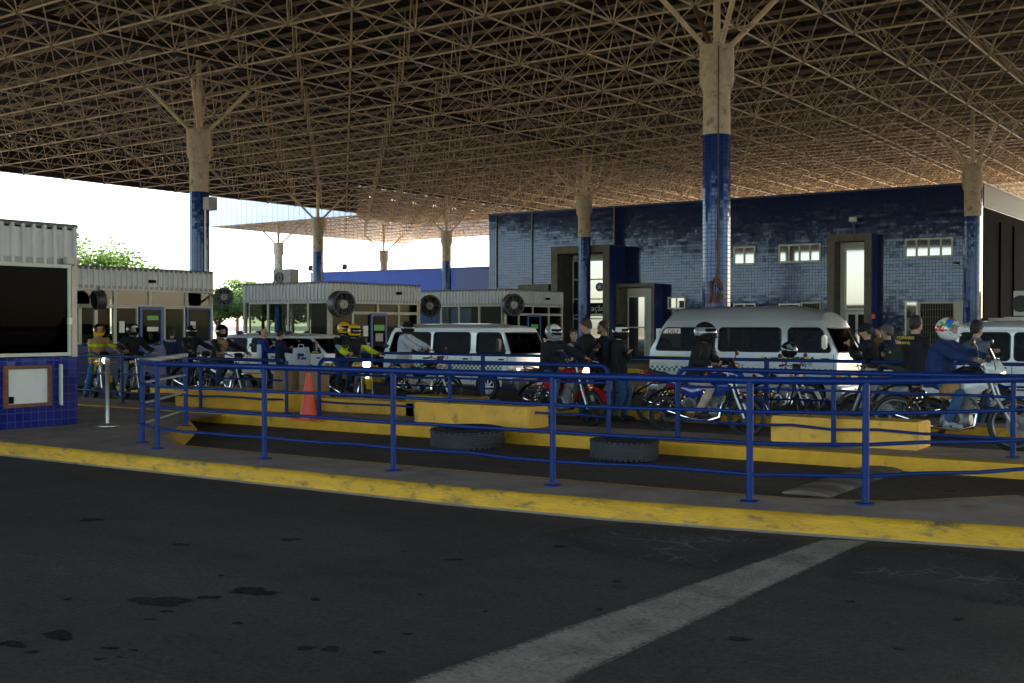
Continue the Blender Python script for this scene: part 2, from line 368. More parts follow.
def checker_mat():
    m = bpy.data.materials.new('green_white_checks'); m.use_nodes = True
    n, l = nodes(m); b = n['Principled BSDF']; b.inputs['Roughness'].default_value = 0.35
    tc = n.new('ShaderNodeTexCoord'); mp = n.new('ShaderNodeMapping')
    mp.inputs['Rotation'].default_value = (0, R(0), 0)
    l.new(tc.outputs['Object'], mp.inputs['Vector'])
    sx = n.new('ShaderNodeSeparateXYZ'); l.new(mp.outputs[0], sx.inputs[0])
    cb = n.new('ShaderNodeCombineXYZ'); l.new(sx.outputs['X'], cb.inputs['X']); l.new(sx.outputs['Z'], cb.inputs['Y'])
    cb.inputs['Z'].default_value = 0.5
    ck = n.new('ShaderNodeTexChecker'); ck.inputs['Scale'].default_value = 1 / 0.062
    ck.inputs['Color1'].default_value = (0.02, 0.14, 0.08, 1); ck.inputs['Color2'].default_value = (0.66, 0.70, 0.70, 1)
    l.new(cb.outputs[0], ck.inputs['Vector']); l.new(ck.outputs['Color'], b.inputs['Base Color'])
    return m
M['checks'] = checker_mat()

# ------------------------------------------------------------------ mesh helpers
def frame_of(d):
    d = Vector(d).normalized()
    a = Vector((0, 0, 1)) if abs(d.z) < 0.95 else Vector((1, 0, 0))
    u = d.cross(a).normalized(); v = u.cross(d).normalized()
    return d, u, v

class MB:
    def __init__(s): s.v = []; s.f = []; s.m = []
    def add(s, vs, fs, m=0):
        o = len(s.v); s.v += [Vector(p) for p in vs]
        for f in fs: s.f.append(tuple(o + i for i in f)); s.m.append(m)
        return s
    def bx(s, x0, x1, y0, y1, z0, z1, m=0):
        x0, x1 = min(x0, x1), max(x0, x1); y0, y1 = min(y0, y1), max(y0, y1); z0, z1 = min(z0, z1), max(z0, z1)
        return s.add([(x0, y0, z0), (x1, y0, z0), (x1, y1, z0), (x0, y1, z0), (x0, y0, z1), (x1, y0, z1), (x1, y1, z1), (x0, y1, z1)],
                     [(0, 3, 2, 1), (4, 5, 6, 7), (0, 1, 5, 4), (1, 2, 6, 5), (2, 3, 7, 6), (3, 0, 4, 7)], m)
    def rbox(s, c, size, rot=(0, 0, 0), m=0):
        from mathutils import Euler
        e = Euler(rot).to_matrix(); c = Vector(c); h = [k / 2 for k in size]
        vs = [c + e @ Vector((sx * h[0], sy * h[1], sz * h[2])) for sz in (-1, 1) for sy, sx in ((-1, -1), (-1, 1), (1, 1), (1, -1))]
        return s.add(vs, [(0, 3, 2, 1), (4, 5, 6, 7), (0, 1, 5, 4), (1, 2, 6, 5), (2, 3, 7, 6), (3, 0, 4, 7)], m)
    def tube(s, p0, p1, r0, r1=None, n=8, m=0, caps=True):
        p0, p1 = Vector(p0), Vector(p1); r1 = r0 if r1 is None else r1
        d, u, v = frame_of(p1 - p0)
        vs = []
        for p, r in ((p0, r0), (p1, r1)):
            for i in range(n):
                a = 2 * math.pi * i / n; vs.append(p + (u * math.cos(a) + v * math.sin(a)) * r)
        fs = [(i, n + i, n + (i + 1) % n, (i + 1) % n) for i in range(n)]
        if caps: fs += [tuple(range(n)), tuple(reversed(range(n, 2 * n)))]
        return s.add(vs, fs, m)
    def path(s, pts, r, n=8, m=0, closed=False, side=None):
        """tube along points; r number, list, or list of (a,b) with a along `side`"""
        pts = [Vector(p) for p in pts]; k = len(pts)
        if not isinstance(r, (list, tuple)): r = [r] * k
        r = [(q, q) if not isinstance(q, (list, tuple)) else q for q in r]
        vs = []; up = None
        for i, p in enumerate(pts):
            if closed: d = (pts[(i + 1) % k] - pts[i - 1])
            else: d = pts[min(i + 1, k - 1)] - pts[max(i - 1, 0)]
            d = d.normalized() if d.length > 1e-9 else Vector((0, 0, 1))
            if side is not None: u = Vector(side); u = (u - d * u.dot(d)).normalized()
            elif up is None: _, u, _v = frame_of(d)
            else: u = (up - d * up.dot(d)).normalized()
            up = u; v = d.cross(u)
            for j in range(n):
                a = 2 * math.pi * j / n; vs.append(p + u * math.cos(a) * r[i][0] + v * math.sin(a) * r[i][1])
        fs = []
        for i in range(k if closed else k - 1):
            i2 = (i + 1) % k
            for j in range(n): fs.append((i * n + j, i * n + (j + 1) % n, i2 * n + (j + 1) % n, i2 * n + j))
        if not closed: fs += [tuple(reversed(range(n))), tuple(range((k - 1) * n, k * n))]
        return s.add(vs, fs, m)
    def lathe(s, prof, c=(0, 0, 0), axis=(0, 0, 1), n=24, m=0, caps=True, closed=False):
        c = Vector(c); d, u, v = frame_of(axis); vs = []
        for r, z in prof:
            for j in range(n):
                a = 2 * math.pi * j / n; vs.append(c + d * z + (u * math.cos(a) + v * math.sin(a)) * r)
        k = len(prof); fs = []
        for i in range(k if closed else k - 1):
            i2 = (i + 1) % k
            for j in range(n): fs.append((i * n + j, i2 * n + j, i2 * n + (j + 1) % n, i * n + (j + 1) % n))
        if caps and not closed: fs += [tuple(range(n)), tuple(reversed(range((k - 1) * n, k * n)))]
        return s.add(vs, fs, m)
    def prism(s, poly, lo, hi, ax='y', m=0):
        def P(a, b, t): return {'y': (a, t, b), 'x': (t, a, b), 'z': (a, b, t)}[ax]
        n = len(poly); vs = [P(a, b, lo) for a, b in poly] + [P(a, b, hi) for a, b in poly]
        fs = [(i, (i + 1) % n, n + (i + 1) % n, n + i) for i in range(n)] + [tuple(reversed(range(n))), tuple(range(n, 2 * n))]
        return s.add(vs, fs, m)
    def ball(s, c, r, nu=12, nv=8, m=0, rot=None):
        c = Vector(c); r = r if isinstance(r, (tuple, list)) else (r, r, r); vs = []; fs = []
        for i in range(nv + 1):
            t = math.pi * i / nv
            for j in range(nu):
                a = 2 * math.pi * j / nu
                q = Vector((r[0] * math.sin(t) * math.cos(a), r[1] * math.sin(t) * math.sin(a), r[2] * math.cos(t)))
                vs.append(c + (rot @ q if rot else q))
        for i in range(nv):
            for j in range(nu): fs.append((i * nu + j, (i + 1) * nu + j, (i + 1) * nu + (j + 1) % nu, i * nu + (j + 1) % nu))
        return s.add(vs, fs, m)
    def torus(s, c, axis, Rr, r, n=24, k=8, m=0, rb=None):
        d, u, v = frame_of(axis); rb = rb or r; c = Vector(c); vs = []; fs = []
        for i in range(n):
            a = 2 * math.pi * i / n; e = u * math.cos(a) + v * math.sin(a)
            for j in range(k):
                b = 2 * math.pi * j / k; vs.append(c + e * (Rr + r * math.cos(b)) + d * rb * math.sin(b))
        for i in range(n):
            for j in range(k): fs.append((i * k + j, i * k + (j + 1) % k, ((i + 1) % n) * k + (j + 1) % k, ((i + 1) % n) * k + j))
        return s.add(vs, fs, m)
    def join(s, o, m=None):
        k = len(s.v); s.v += o.v
        for f, q in zip(o.f, o.m): s.f.append(tuple(k + i for i in f)); s.m.append(q if m is None else m)
        return s
    def xf(s, mtx): s.v = [mtx @ p for p in s.v]; return s
    def mesh(s, name='m', fix=True):
        me = bpy.data.meshes.new(name)
        me.from_pydata([tuple(p) for p in s.v], [], s.f)
        me.polygons.foreach_set('material_index', s.m)
        if fix:
            b = bmesh.new(); b.from_mesh(me)
            bmesh.ops.remove_doubles(b, verts=b.verts, dist=1e-5)
            bmesh.ops.recalc_face_normals(b, faces=b.faces)
            b.to_mesh(me); b.free()
        me.update()
        return me
    def build(s, name, mats, parent=None, smooth=True, angle=38, bevel=0.0, seg=2, loc=None, rot=None, fix=True):
        me = s.mesh(name, fix)
        if bevel:
            b = bmesh.new(); b.from_mesh(me)
            es = [e for e in b.edges if len(e.link_faces) == 2 and e.calc_face_angle(0) > 0.6]
            bmesh.ops.bevel(b, geom=es, offset=bevel, segments=seg, affect='EDGES', clamp_overlap=True)
            b.to_mesh(me); b.free()
        return link(name, me, mats, parent, smooth, angle, loc, rot)

def link(name, me, mats, parent=None, smooth=True, angle=38, loc=None, rot=None):
    if not isinstance(mats, (list, tuple)): mats = [mats]
    if len(me.materials): me.materials.clear()
    for q in mats: me.materials.append(M[q] if isinstance(q, str) else q)
    if smooth:
        me.polygons.foreach_set('use_smooth', [True] * len(me.polygons))
        me.set_sharp_from_angle(angle=R(angle))
    me.name = name
    o = bpy.data.objects.new(name, me); col.objects.link(o)
    if parent: o.parent = parent
    if loc: o.location = loc
    if rot: o.rotation_euler = rot
    return o

def empty(name, loc=(0, 0, 0), rz=0.0):
    o = bpy.data.objects.new(name, None); o.empty_display_size = 0.2; col.objects.link(o)
    o.location = loc; o.rotation_euler = (0, 0, rz); return o

def tag(o, label=None, cat=None, group=None, kind=None):
    if label: o['label'] = label
    if cat: o['category'] = cat
    if group: o['group'] = group
    if kind: o['kind'] = kind
    return o

def text_mesh(txt, size, depth=0.002, spacing=1.0):
    cu = bpy.data.curves.new('lettering', 'FONT'); cu.body = txt; cu.size = size; cu.extrude = depth
    cu.align_x = 'CENTER'; cu.align_y = 'CENTER'; cu.space_character = spacing
    o = bpy.data.objects.new('lettering', cu); col.objects.link(o)
    dg = bpy.context.evaluated_depsgraph_get()
    me = bpy.data.meshes.new_from_object(o.evaluated_get(dg))
    bpy.data.objects.remove(o); bpy.data.curves.remove(cu)
    return me

F_, YH_, H_ = 1170.0, 325.0, 1.65
SA, CA = math.sin(R(34.8)), math.cos(R(34.8))
def G(x, y, z=0.0):
    """measured ground point: where the sight line through photo pixel (x, y) meets height z"""
    D = F_ * (H_ - z) / (y - YH_); L = (x - 512) * D / F_
    return Vector((CA * L - SA * D, SA * L + CA * D, z))
def AY(x, y, Y):
    t = (x - 512) / F_; D = Y / (SA * t + CA)
    return Vector((CA * t * D - SA * D, Y, H_ - (y - YH_) * D / F_))
def AX(x, y, X):
    t = (x - 512) / F_; D = X / (CA * t - SA)
    return Vector((X, SA * t * D + CA * D, H_ - (y - YH_) * D / F_))
def gz(Y):
    if Y <= 17.5: return 0.0
    return -0.2 * min(1.0, (Y - 17.5) / 5.0)
# ================================================================== SETTING
# ---- ground: one sheet to the horizon, dropping a little beyond the motorcycle lane
mb = MB()
ys = [-400, -60, -20, 0, 8.0, 17.5, 19, 20.5, 22.5, 30, 48, 90, 200, 1200]
xs = [-1200, -300, -80, -40, -20, 0, 20, 60, 300, 1200]
vs = [(x, y, gz(y)) for y in ys for x in xs]
fs = [(j * len(xs) + i, j * len(xs) + i + 1, (j + 1) * len(xs) + i + 1, (j + 1) * len(xs) + i) for j in range(len(ys) - 1) for i in range(len(xs) - 1)]
mb.add(vs, fs)
tag(mb.build('road', 'asphalt', smooth=False), kind='structure')
# sunlit open ground around the canopy; unseen yards made pale to bounce light
mb = MB()
def sheet(mb, poly, z, m=0): mb.add([(x, y, z) for x, y in poly], [tuple(range(len(poly)))], m)
sheet(mb, [(-80, 64), (46, 64), (46, 125), (-80, 125)], -0.196)
tag(mb.build('yard', 'yard', smooth=False), kind='structure')
mb = MB()
sheet(mb, [(-260, 20), (-82, 20), (-82, 125), (260, 125), (260, 600), (-260, 600)], -0.192)
tag(mb.build('soil_ground', 'redsoil', smooth=False), kind='structure')
mb = MB()
sheet(mb, [(-300, -300), (300, -300), (300, -34), (-300, -34)], 0.006)
tag(mb.build('field', 'drygrass', smooth=False), kind='structure')
mb = MB()
sheet(mb, [(-120, -33), (-66, -33), (-66, 17.4), (-120, 17.4)], 0.005)
tag(mb.build('side_yard', 'yard', smooth=False), kind='structure')
# motorcycle lanes, slightly browner asphalt
mb = MB()
sheet(mb, [(-15, 9.0), (10, 9.0), (10, 13.6), (-15, 13.6)], 0.004)
sheet(mb, [(-40, 14.3), (10, 14.3), (10, 17.45), (-40, 17.45)], 0.004)
tag(mb.build('motorcycle_lane', 'lane', smooth=False), kind='structure')

# ---- front sidewalk with yellow kerb
kerb = [(-40, 8.5), (-14, 8.5), (-6.6, 8.52), (-5, 8.63), (-3.6, 8.85), (-1.8, 9.2), (2, 10.1), (12, 12.6)]
def off(line, d):
    out = []
    for i, p in enumerate(line):
        a = Vector(line[max(i - 1, 0)]); b = Vector(line[min(i + 1, len(line) - 1)])
        t = (b - a).normalized(); nrm = Vector((-t.y, t.x)); out.append(tuple(Vector(p) + nrm * d))
    return out
def strip(mb, A, B, za, zb, m=0, sub=1):
    for i in range(len(A) - 1):
        mb.add([(*A[i], za), (*A[i + 1], za), (*B[i + 1], zb), (*B[i], zb)], [(0, 1, 2, 3)], m)
def dense(line, step=0.25):
    out = []
    for i in range(len(line) - 1):
        a, b = Vector(line[i]), Vector(line[i + 1]); k = max(1, int((b - a).length / step))
        for j in range(k): out.append(tuple(a.lerp(b, j / k)))
    out.append(tuple(line[-1])); return out
kd = dense(kerb)
# chipped edge: small jitter of the arris
jz = [random.uniform(-0.012, 0.006) for _ in kd]
mb = MB()
k1, k2, k3 = off(kd, 0.03), off(kd, 0.05), off(kd, 0.09)
rows = [[(*p, -0.02) for p in kd], [(p[0], p[1], 0.115 + 0.7 * j) for p, j in zip(k1, jz)], [(p[0], p[1], 0.146 + j) for p, j in zip(k2, jz)], [(*p, 0.152) for p in k3]]
nk = len(kd)
for a in range(3):
    o = [v for v in rows[a]] + [v for v in rows[a + 1]]
    mb.add(o, [(i, i + 1, nk + i + 1, nk + i) for i in range(nk - 1)])
tag(mb.build('kerb', 'kerb', angle=60), kind='structure')
# white line at the kerb foot, worn
M['linewhite'] = mat('worn_white_line', (0.60, 0.60, 0.57), 0.8, var=0.2, vscale=12, dirt=(0.055, 0.053, 0.052), dscale=3.0, dcut=0.58, dsoft=0.08, world_co=True)
mb = MB(); strip(mb, off(kd, -0.11), off(kd, 0.004), 0.004, 0.005)
tag(mb.build('kerb_line', 'linewhite', smooth=False), kind='structure')
# pavement slab (front strip + plaza at the left + wedge at the right)
kerb_in = off(kerb, 0.09)
nose = [(-11.7, 9.62), (-12.75, 10.3), (-14.35, 11.9), (-14.7, 12.2)]
back = [(-11.7, 9.62), (-8.2, 9.6), (-5.0, 9.6), (-3.7, 9.72), (-3.0, 10.0), (-2.2, 11.0), (-0.4, 13.35), (12, 13.35)]
mb = MB()
top = [p for p in kerb_in] + list(reversed(back)) + nose[1:] + [(-15.2, 13.32), (-40, 13.32)]
mb.add([(*p, 0.15) for p in top], [tuple(range(len(top)))])
strip(mb, back, back, 0.0, 0.15)
me = mb.mesh('sidewalk'); bm_ = bmesh.new(); bm_.from_mesh(me); bmesh.ops.triangulate(bm_, faces=[f for f in bm_.faces if len(f.verts) > 4]); bm_.to_mesh(me); bm_.free()
tag(link('sidewalk', me, 'pave', smooth=False), kind='structure')
mb = MB(); strip(mb, [(x, y + 0.002) for x, y in back[:-2]], [(x, y - 0.05) for x, y in back[:-2]], 0.154, 0.154)
tag(mb.build('sidewalk_edge_paint', 'kerb2', smooth=False), kind='structure')
# yellow sloping nose at the end of the plaza
nd = dense(nose, 0.2); n1 = off(nd, 0.0); n2 = off(nd, -0.16)
mb = MB()
strip(mb, [(x, y) for x, y in off(nd, 0.06)], n1, 0.155, 0.157); strip(mb, n1, off(nd, -0.05), 0.157, 0.13); strip(mb, off(nd, -0.05), n2, 0.13, -0.01)
tag(mb.build('kerb_nose', 'block', angle=60), kind='structure')

# ---- second island with yellow kerb
isl = dense([(-40, 13.32), (12, 13.32)], 0.4)
mb = MB()
isl_in = [(x, 13.36) for x, y in isl]; isl_b = [(x, 13.46) for x, y in isl]
strip(mb, isl, isl_in, -0.01, 0.16); strip(mb, isl_in, isl_b, 0.16, 0.172)
tag(mb.build('island_kerb', 'kerb2', angle=60), kind='structure')
mb = MB(); mb.add([(-40, 13.46, 0.172), (12, 13.46, 0.172), (12, 14.62, 0.172), (-40, 14.62, 0.172), (12, 14.66, 0), (-40, 14.66, 0)], [(0, 1, 2, 3), (3, 2, 4, 5)])
tag(mb.build('island_pavement', 'pave', smooth=False), kind='structure')
# ---- third and fourth islands (under the far railing, at the booths)
for nm, Y0, Y1, zt in (('far_island_kerb', 18.35, 19.2, 0.12), ('booth_island_kerb', 28.6, 34.2, -0.04), ('far_booth_island_kerb', 39.6, 45.0, -0.04)):
    mb = MB(); zb = gz(Y0) - 0.02
    mb.add([(-44, Y0, zb), (10, Y0, zb), (10, Y0 + 0.03, zt), (-44, Y0 + 0.03, zt), (10, Y1, zt), (-44, Y1, zt), (10, Y1 + .03, gz(Y1) - .02), (-44, Y1 + .03, gz(Y1) - .02)],
           [(0, 1, 2, 3), (3, 2, 4, 5), (5, 4, 6, 7)])
    mb.m = [0, 1, 0]
    tag(mb.build(nm, ['kerb2', 'pave'], smooth=False), kind='structure')

# ---- concrete strip across the road and cracked patches
mb = MB()
L = [(-3.60, 2.2), (-3.16, 8.72)]
Rr = [(-2.87, 2.2), (-2.84, 8.86)]
NS = 60
Ld = [tuple(Vector(L[0]).lerp(Vector(L[1]), q / NS)) for q in range(NS + 1)]; Rd = [tuple(Vector(Rr[0]).lerp(Vector(Rr[1]), q / NS)) for q in range(NS + 1)]
Ld = [(x + noise.noise(Vector((y * 2.3, 0, 0))) * .012, y) for x, y in Ld]; Rd = [(x + noise.noise(Vector((y * 2.1, 5, 0))) * .012, y) for x, y in Rd]
vs, fs, fd = [], [], []
TT = ((-.03, 0.0), (.03, .45), (.10, .95), (.30, 1.0), (.5, .9), (.7, 1.0), (.90, .95), (.97, .45), (1.03, 0.0))
for a_, b_ in zip(Ld, Rd):
    for t_, v_ in TT:
        q = Vector(a_).lerp(Vector(b_), t_); vs.append((q.x, q.y, 0.004)); fd.append(v_)
nt = len(TT)
fs = [(r_ * nt + k_, r_ * nt + k_ + 1, (r_ + 1) * nt + k_ + 1, (r_ + 1) * nt + k_) for r_ in range(len(Ld) - 1) for k_ in range(nt - 1)]
me = bpy.data.meshes.new('concrete_strip'); me.from_pydata(vs, [], fs); me.attributes.new('fade', 'FLOAT', 'POINT').data.foreach_set('value', fd)
tag(link('concrete_strip', me, 'strip', smooth=False), kind='structure')

def crack_mat():
    m = bpy.data.materials.new('cracked_asphalt'); m.use_nodes = True
    n, l = nodes(m); b = n['Principled BSDF']; b.inputs['Roughness'].default_value = 0.85
    ge = n.new('ShaderNodeNewGeometry')
    nz = n.new('ShaderNodeTexNoise'); nz.inputs['Scale'].default_value = 5; nz.inputs['Detail'].default_value = 4
    l.new(ge.outputs['Position'], nz.inputs['Vector'])
    wv = n.new('ShaderNodeVectorMath'); wv.operation = 'MULTIPLY_ADD'; wv.inputs[1].default_value = (0.25, 0.25, 0)
    l.new(nz.outputs['Color'], wv.inputs[0]); l.new(ge.outputs['Position'], wv.inputs[2])
    vo = n.new('ShaderNodeTexVoronoi'); vo.feature = 'DISTANCE_TO_EDGE'; vo.inputs['Scale'].default_value = 4.2
    l.new(wv.outputs[0], vo.inputs['Vector'])
    r = n.new('ShaderNodeMapRange'); r.inputs['From Min'].default_value = 0.0; r.inputs['From Max'].default_value = 0.05
    r.inputs['To Min'].default_value = 1; r.inputs['To Max'].default_value = 0
    l.new(vo.outputs['Distance'], r.inputs['Value'])
    n2 = n.new('ShaderNodeTexNoise'); n2.inputs['Scale'].default_value = 2.2; l.new(ge.outputs['Position'], n2.inputs['Vector'])
    r2 = n.new('ShaderNodeMapRange'); r2.inputs['From Min'].default_value = 0.42; r2.inputs['From Max'].default_value = 0.6
    l.new(n2.outputs['Fac'], r2.inputs['Value'])
    mu = n.new('ShaderNodeMath'); mu.operation = 'MULTIPLY'; l.new(r.outputs[0], mu.inputs[0]); l.new(r2.outputs[0], mu.inputs[1])
    n3 = n.new('ShaderNodeTexNoise'); n3.inputs['Scale'].default_value = 60; l.new(ge.outputs['Position'], n3.inputs['Vector'])
    r3 = n.new('ShaderNodeMapRange'); r3.inputs['To Min'].default_value = 0.5; r3.inputs['To Max'].default_value = 1.4
    l.new(n3.outputs['Fac'], r3.inputs['Value'])
    sc = n.new('ShaderNodeVectorMath'); sc.operation = 'SCALE'; sc.inputs[0].default_value = (0.062, 0.056, 0.055); l.new(r3.outputs[0], sc.inputs['Scale'])
    mx = n.new('ShaderNodeMix'); mx.data_type = 'RGBA'; l.new(sc.outputs[0], mx.inputs['A'])
    mx.inputs['B'].default_value = (0.21, 0.195, 0.19, 1); l.new(mu.outputs[0], mx.inputs['Factor'])
    l.new(mx.outputs['Result'], b.inputs['Base Color'])
    return m
M['crack'] = crack_mat()
def fade_mat(m):
    n, l = nodes(m); out = n['Material Output']; b = n['Principled BSDF']
    at = n.new('ShaderNodeAttribute'); at.attribute_name = 'fade'
    tr = n.new('ShaderNodeBsdfTransparent'); mx = n.new('ShaderNodeMixShader')
    nz = n.new('ShaderNodeTexNoise'); nz.inputs['Scale'].default_value = 30; nz.inputs['Detail'].default_value = 4
    ge = n.new('ShaderNodeNewGeometry'); l.new(ge.outputs['Position'], nz.inputs['Vector'])
    ma = n.new('ShaderNodeMath'); ma.operation = 'MULTIPLY_ADD'; ma.inputs[1].default_value = 1.6; ma.inputs[2].default_value = -0.8
    l.new(nz.outputs['Fac'], ma.inputs[0])
    ad = n.new('ShaderNodeMath'); ad.operation = 'ADD'; ad.use_clamp = True; l.new(at.outputs['Fac'], ad.inputs[0]); l.new(ma.outputs[0], ad.inputs[1])
    mu = n.new('ShaderNodeMath'); mu.operation = 'MULTIPLY'; mu.use_clamp = True; l.new(ad.outputs[0], mu.inputs[0])
    sm = n.new('ShaderNodeMath'); sm.operation = 'MULTIPLY'; sm.use_clamp = True; sm.inputs[1].default_value = 3.0; l.new(at.outputs['Fac'], sm.inputs[0]); l.new(sm.outputs[0], mu.inputs[1])
    l.new(mu.outputs[0], mx.inputs[0]); l.new(tr.outputs[0], mx.inputs[1]); l.new(b.outputs[0], mx.inputs[2]); l.new(mx.outputs[0], out.inputs['Surface'])
fade_mat(M['crack']); fade_mat(M['strip'])
def faded(name, blobs, mats):
    vs, fs, ms, fd = [], [], [], []
    for pts, z, mi in blobs:
        c = Vector((sum(p[0] for p in pts) / len(pts), sum(p[1] for p in pts) / len(pts))); k = len(pts); o = len(vs)
        vs.append((c.x, c.y, z)); fd.append(1.0)
        for f_, v_ in ((.45, 1.0), (.75, .75), (1.0, 0.0)):
            for p in pts: q = c.lerp(Vector(p), f_); vs.append((q.x, q.y, z)); fd.append(v_)
        for i in range(k):
            i2 = (i + 1) % k; fs.append((o, o + 1 + i, o + 1 + i2)); ms.append(mi)
            for r_ in (0, 1): fs.append((o + 1 + r_ * k + i, o + 1 + (r_ + 1) * k + i, o + 1 + (r_ + 1) * k + i2, o + 1 + r_ * k + i2)); ms.append(mi)
    me = bpy.data.meshes.new(name); me.from_pydata(vs, [], fs)
    at = me.attributes.new('fade', 'FLOAT', 'POINT'); at.data.foreach_set('value', fd)
    o = link(name, me, mats, smooth=False); me.polygons.foreach_set('material_index', ms); o['kind'] = 'structure'
    return o
def blob(mb, pts, z):
    c = Vector((sum(p[0] for p in pts) / len(pts), sum(p[1] for p in pts) / len(pts)))
    k = len(pts); mb.add([(c.x, c.y, z)] + [(p[0], p[1], z) for p in pts], [(0, i + 1, (i + 1) % k + 1) for i in range(k)])
g = lambda x, y: tuple(G(x, y, 0.004))[:2]
faded('cracked_road_patch', [([g(530, 534), g(580, 526), g(640, 521), g(740, 530), g(815, 541), g(760, 560), g(720, 572), g(660, 566), g(590, 554)], 0.003, 0),
                            ([g(850, 546), g(930, 546), g(1010, 556), g(1070, 590), g(1040, 612), g(980, 606), g(900, 590), g(820, 578)], 0.003, 0)], ['crack'])

# ---- oil stains and drips on the road, each with its own ragged outline
M['oil'] = mat('oil_stain', (0.040, 0.037, 0.036), 0.95, spec=0.05, var=0.3, vscale=20, world_co=True)
M['oilsoft'] = mat('faded_oil_stain', (0.054, 0.049, 0.048), 0.95, spec=0.05, var=0.35, vscale=14, world_co=True)
def stain(mb, px, py, w, h_, m_, sd_):
    rs = random.Random(sd_); n_ = 26; ph = [rs.uniform(0, 6.28) for _ in range(4)]; pts = []
    for q in range(n_):
        a = 2 * math.pi * q / n_; r_ = 1 + .18 * math.sin(2 * a + ph[0]) + .14 * math.sin(3 * a + ph[1]) + .10 * math.sin(5 * a + ph[2]) + .06 * math.sin(9 * a + ph[3])
        pts.append(tuple(G(px + math.cos(a) * w * 1.0 * r_, py + math.sin(a) * h_ * 1.0 * r_, .004))[:2])
    return (pts, 0.0025 + .0004 * (sd_ % 3), m_)
stains = [(57, 636, 19, 5, 0), (10, 645, 13, 4.5, 0), (252, 592, 26, 4.5, 0), (160, 602, 30, 6, 1), (205, 598, 10, 2, 0), (216, 598, 5, 1.6, 0), (315, 600, 6, 1.8, 0), (165, 612, 7, 1.5, 0), (237, 624, 6, 1.5, 0),
          (378, 653, 7, 2.2, 0), (305, 649, 12, 2.5, 1), (407, 635, 6, 1.2, 0), (220, 576, 4, 1, 0), (110, 649, 9, 1.8, 0), (132, 651, 5, 1.3, 0), (118, 658, 4, 1.2, 0), (98, 660, 6, 1.5, 0), (30, 653, 8, 1.8, 1), (150, 620, 6, 1.3, 1),
          (330, 650, 12, 3, 1), (700, 598, 6, 1.2, 0), (852, 602, 5, 1.2, 0), (740, 640, 14, 2.6, 1), (617, 582, 6, 1.3, 0), (600, 610, 5, 1.2, 0), (455, 560, 9, 1.4, 1), (560, 547, 10, 1.4, 1), (960, 620, 8, 1.6, 1), (900, 650, 6, 1.6, 0), (290, 540, 12, 1.5, 1), (90, 520, 14, 1.8, 1), (180, 545, 10, 1.3, 1), (420, 595, 4, 1, 0), (485, 612, 3, 1, 0), (66, 600, 5, 1.2, 0)]
fade_mat(M['oil']); fade_mat(M['oilsoft'])
faded('oil_stains', [stain(None, *st_q, q) for q, st_q in enumerate(stains)], ['oil', 'oilsoft'])

# ---- low rounded concrete hump lying across the first lane
mb = MB()
a, b = G(806, 496, 0.0), G(882, 470, 0.0)
ax_ = (b - a).normalized(); sd = Vector((-ax_.y, ax_.x, 0))
for i in range(10):
    t0, t1 = i / 10, (i + 1) / 10
    for j in range(6):
        a0, a1 = math.pi * j / 6, math.pi * (j + 1) / 6
        def q(t, an): return a.lerp(b, t) + sd * math.cos(an) * 0.26 + Vector((0, 0, math.sin(an) * 0.05 - 0.002))
        mb.add([q(t0, a0), q(t1, a0), q(t1, a1), q(t0, a1)], [(0, 1, 2, 3)], i % 2 if i < 8 else 0)
M['hump1'] = mat('hump_brown', (0.26, 0.19, 0.14), 0.9, var=0.3, vscale=6, bump=0.5, bscale=30)
M['hump2'] = mat('hump_dark', (0.13, 0.105, 0.09), 0.9, var=0.3, vscale=6, bump=0.5, bscale=30)
for tt in (0, 1): mb.add([q(tt, math.pi * j / 6) for j in range(7)], [tuple(range(7))], 0)
tag(mb.build('speed_hump', ['hump1', 'hump2']), 'worn brown and grey speed hump lying across the lane near the front railing', 'speed hump')

# ================================================================== CANOPY
MOD = 2.22
cx0, cy0 = -10.7, 23.3
ZL, ZU, ZR = 9.96, 11.65, 12.10
nx = lambda i: cx0 + MOD / 2 + MOD * i
ny = lambda j: cy0 + MOD / 2 + MOD * j
I0, I1, J0, J1 = -19, 22, -18, 24        # lower nodes of the main roof; right end extended unseen to block side light
def inside(i, j):
    if I0 <= i <= I1 and J0 <= j <= J1: return True
    return -26 <= i < I0 and 14 <= j <= J1
canopy = tag(empty('canopy', (0, 0, 0)), 'huge flat canopy of beige space frame trusses over the whole checkpoint', 'canopy')
# corrugated roof sheet
mb = MB()
def corr(mb, x0, x1, y0, y1, z, pitch=0.35, h=0.05):
    k = int((x1 - x0) / pitch); prof = []
    for i in range(k):
        x = x0 + pitch * i
        prof += [(x, z), (x + pitch * .3, z), (x + pitch * .45, z + h), (x + pitch * .8, z + h), (x + pitch * .95, z)]
    vs = [(x, y0, zz) for x, zz in prof] + [(x, y1, zz) for x, zz in prof]; n = len(prof)
    mb.add(vs, [(i, i + 1, n + i + 1, n + i) for i in range(n - 1)])
xe0, xe1 = nx(I0) - 0.6, nx(I1) + 0.6
ye0, ye1 = ny(J0) - 0.6, ny(J1) + 0.6
xf0, yf0 = nx(-26) - 0.6, ny(14) - 0.6
corr(mb, xe0, xe1, ye0, ye1, ZR)
corr(mb, xf0, xe0, yf0, ye1, ZR)
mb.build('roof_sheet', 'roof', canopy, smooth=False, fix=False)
mb = MB(); h0 = MOD / 2
for j in range(J0, J1):
    y = ny(j) + MOD / 2
    x0 = xe0 if j < 14 else xf0
    mb.bx(x0, xe1, y - .03, y + .03, ZR - 0.13, ZR - 0.002)
    if j < J1: mb.bx(x0, xe1, y + h0 - .03, y + h0 + .03, ZR - 0.13, ZR - 0.002)
tag(mb.build('purlin', 'truss2', canopy, smooth=False, fix=False))
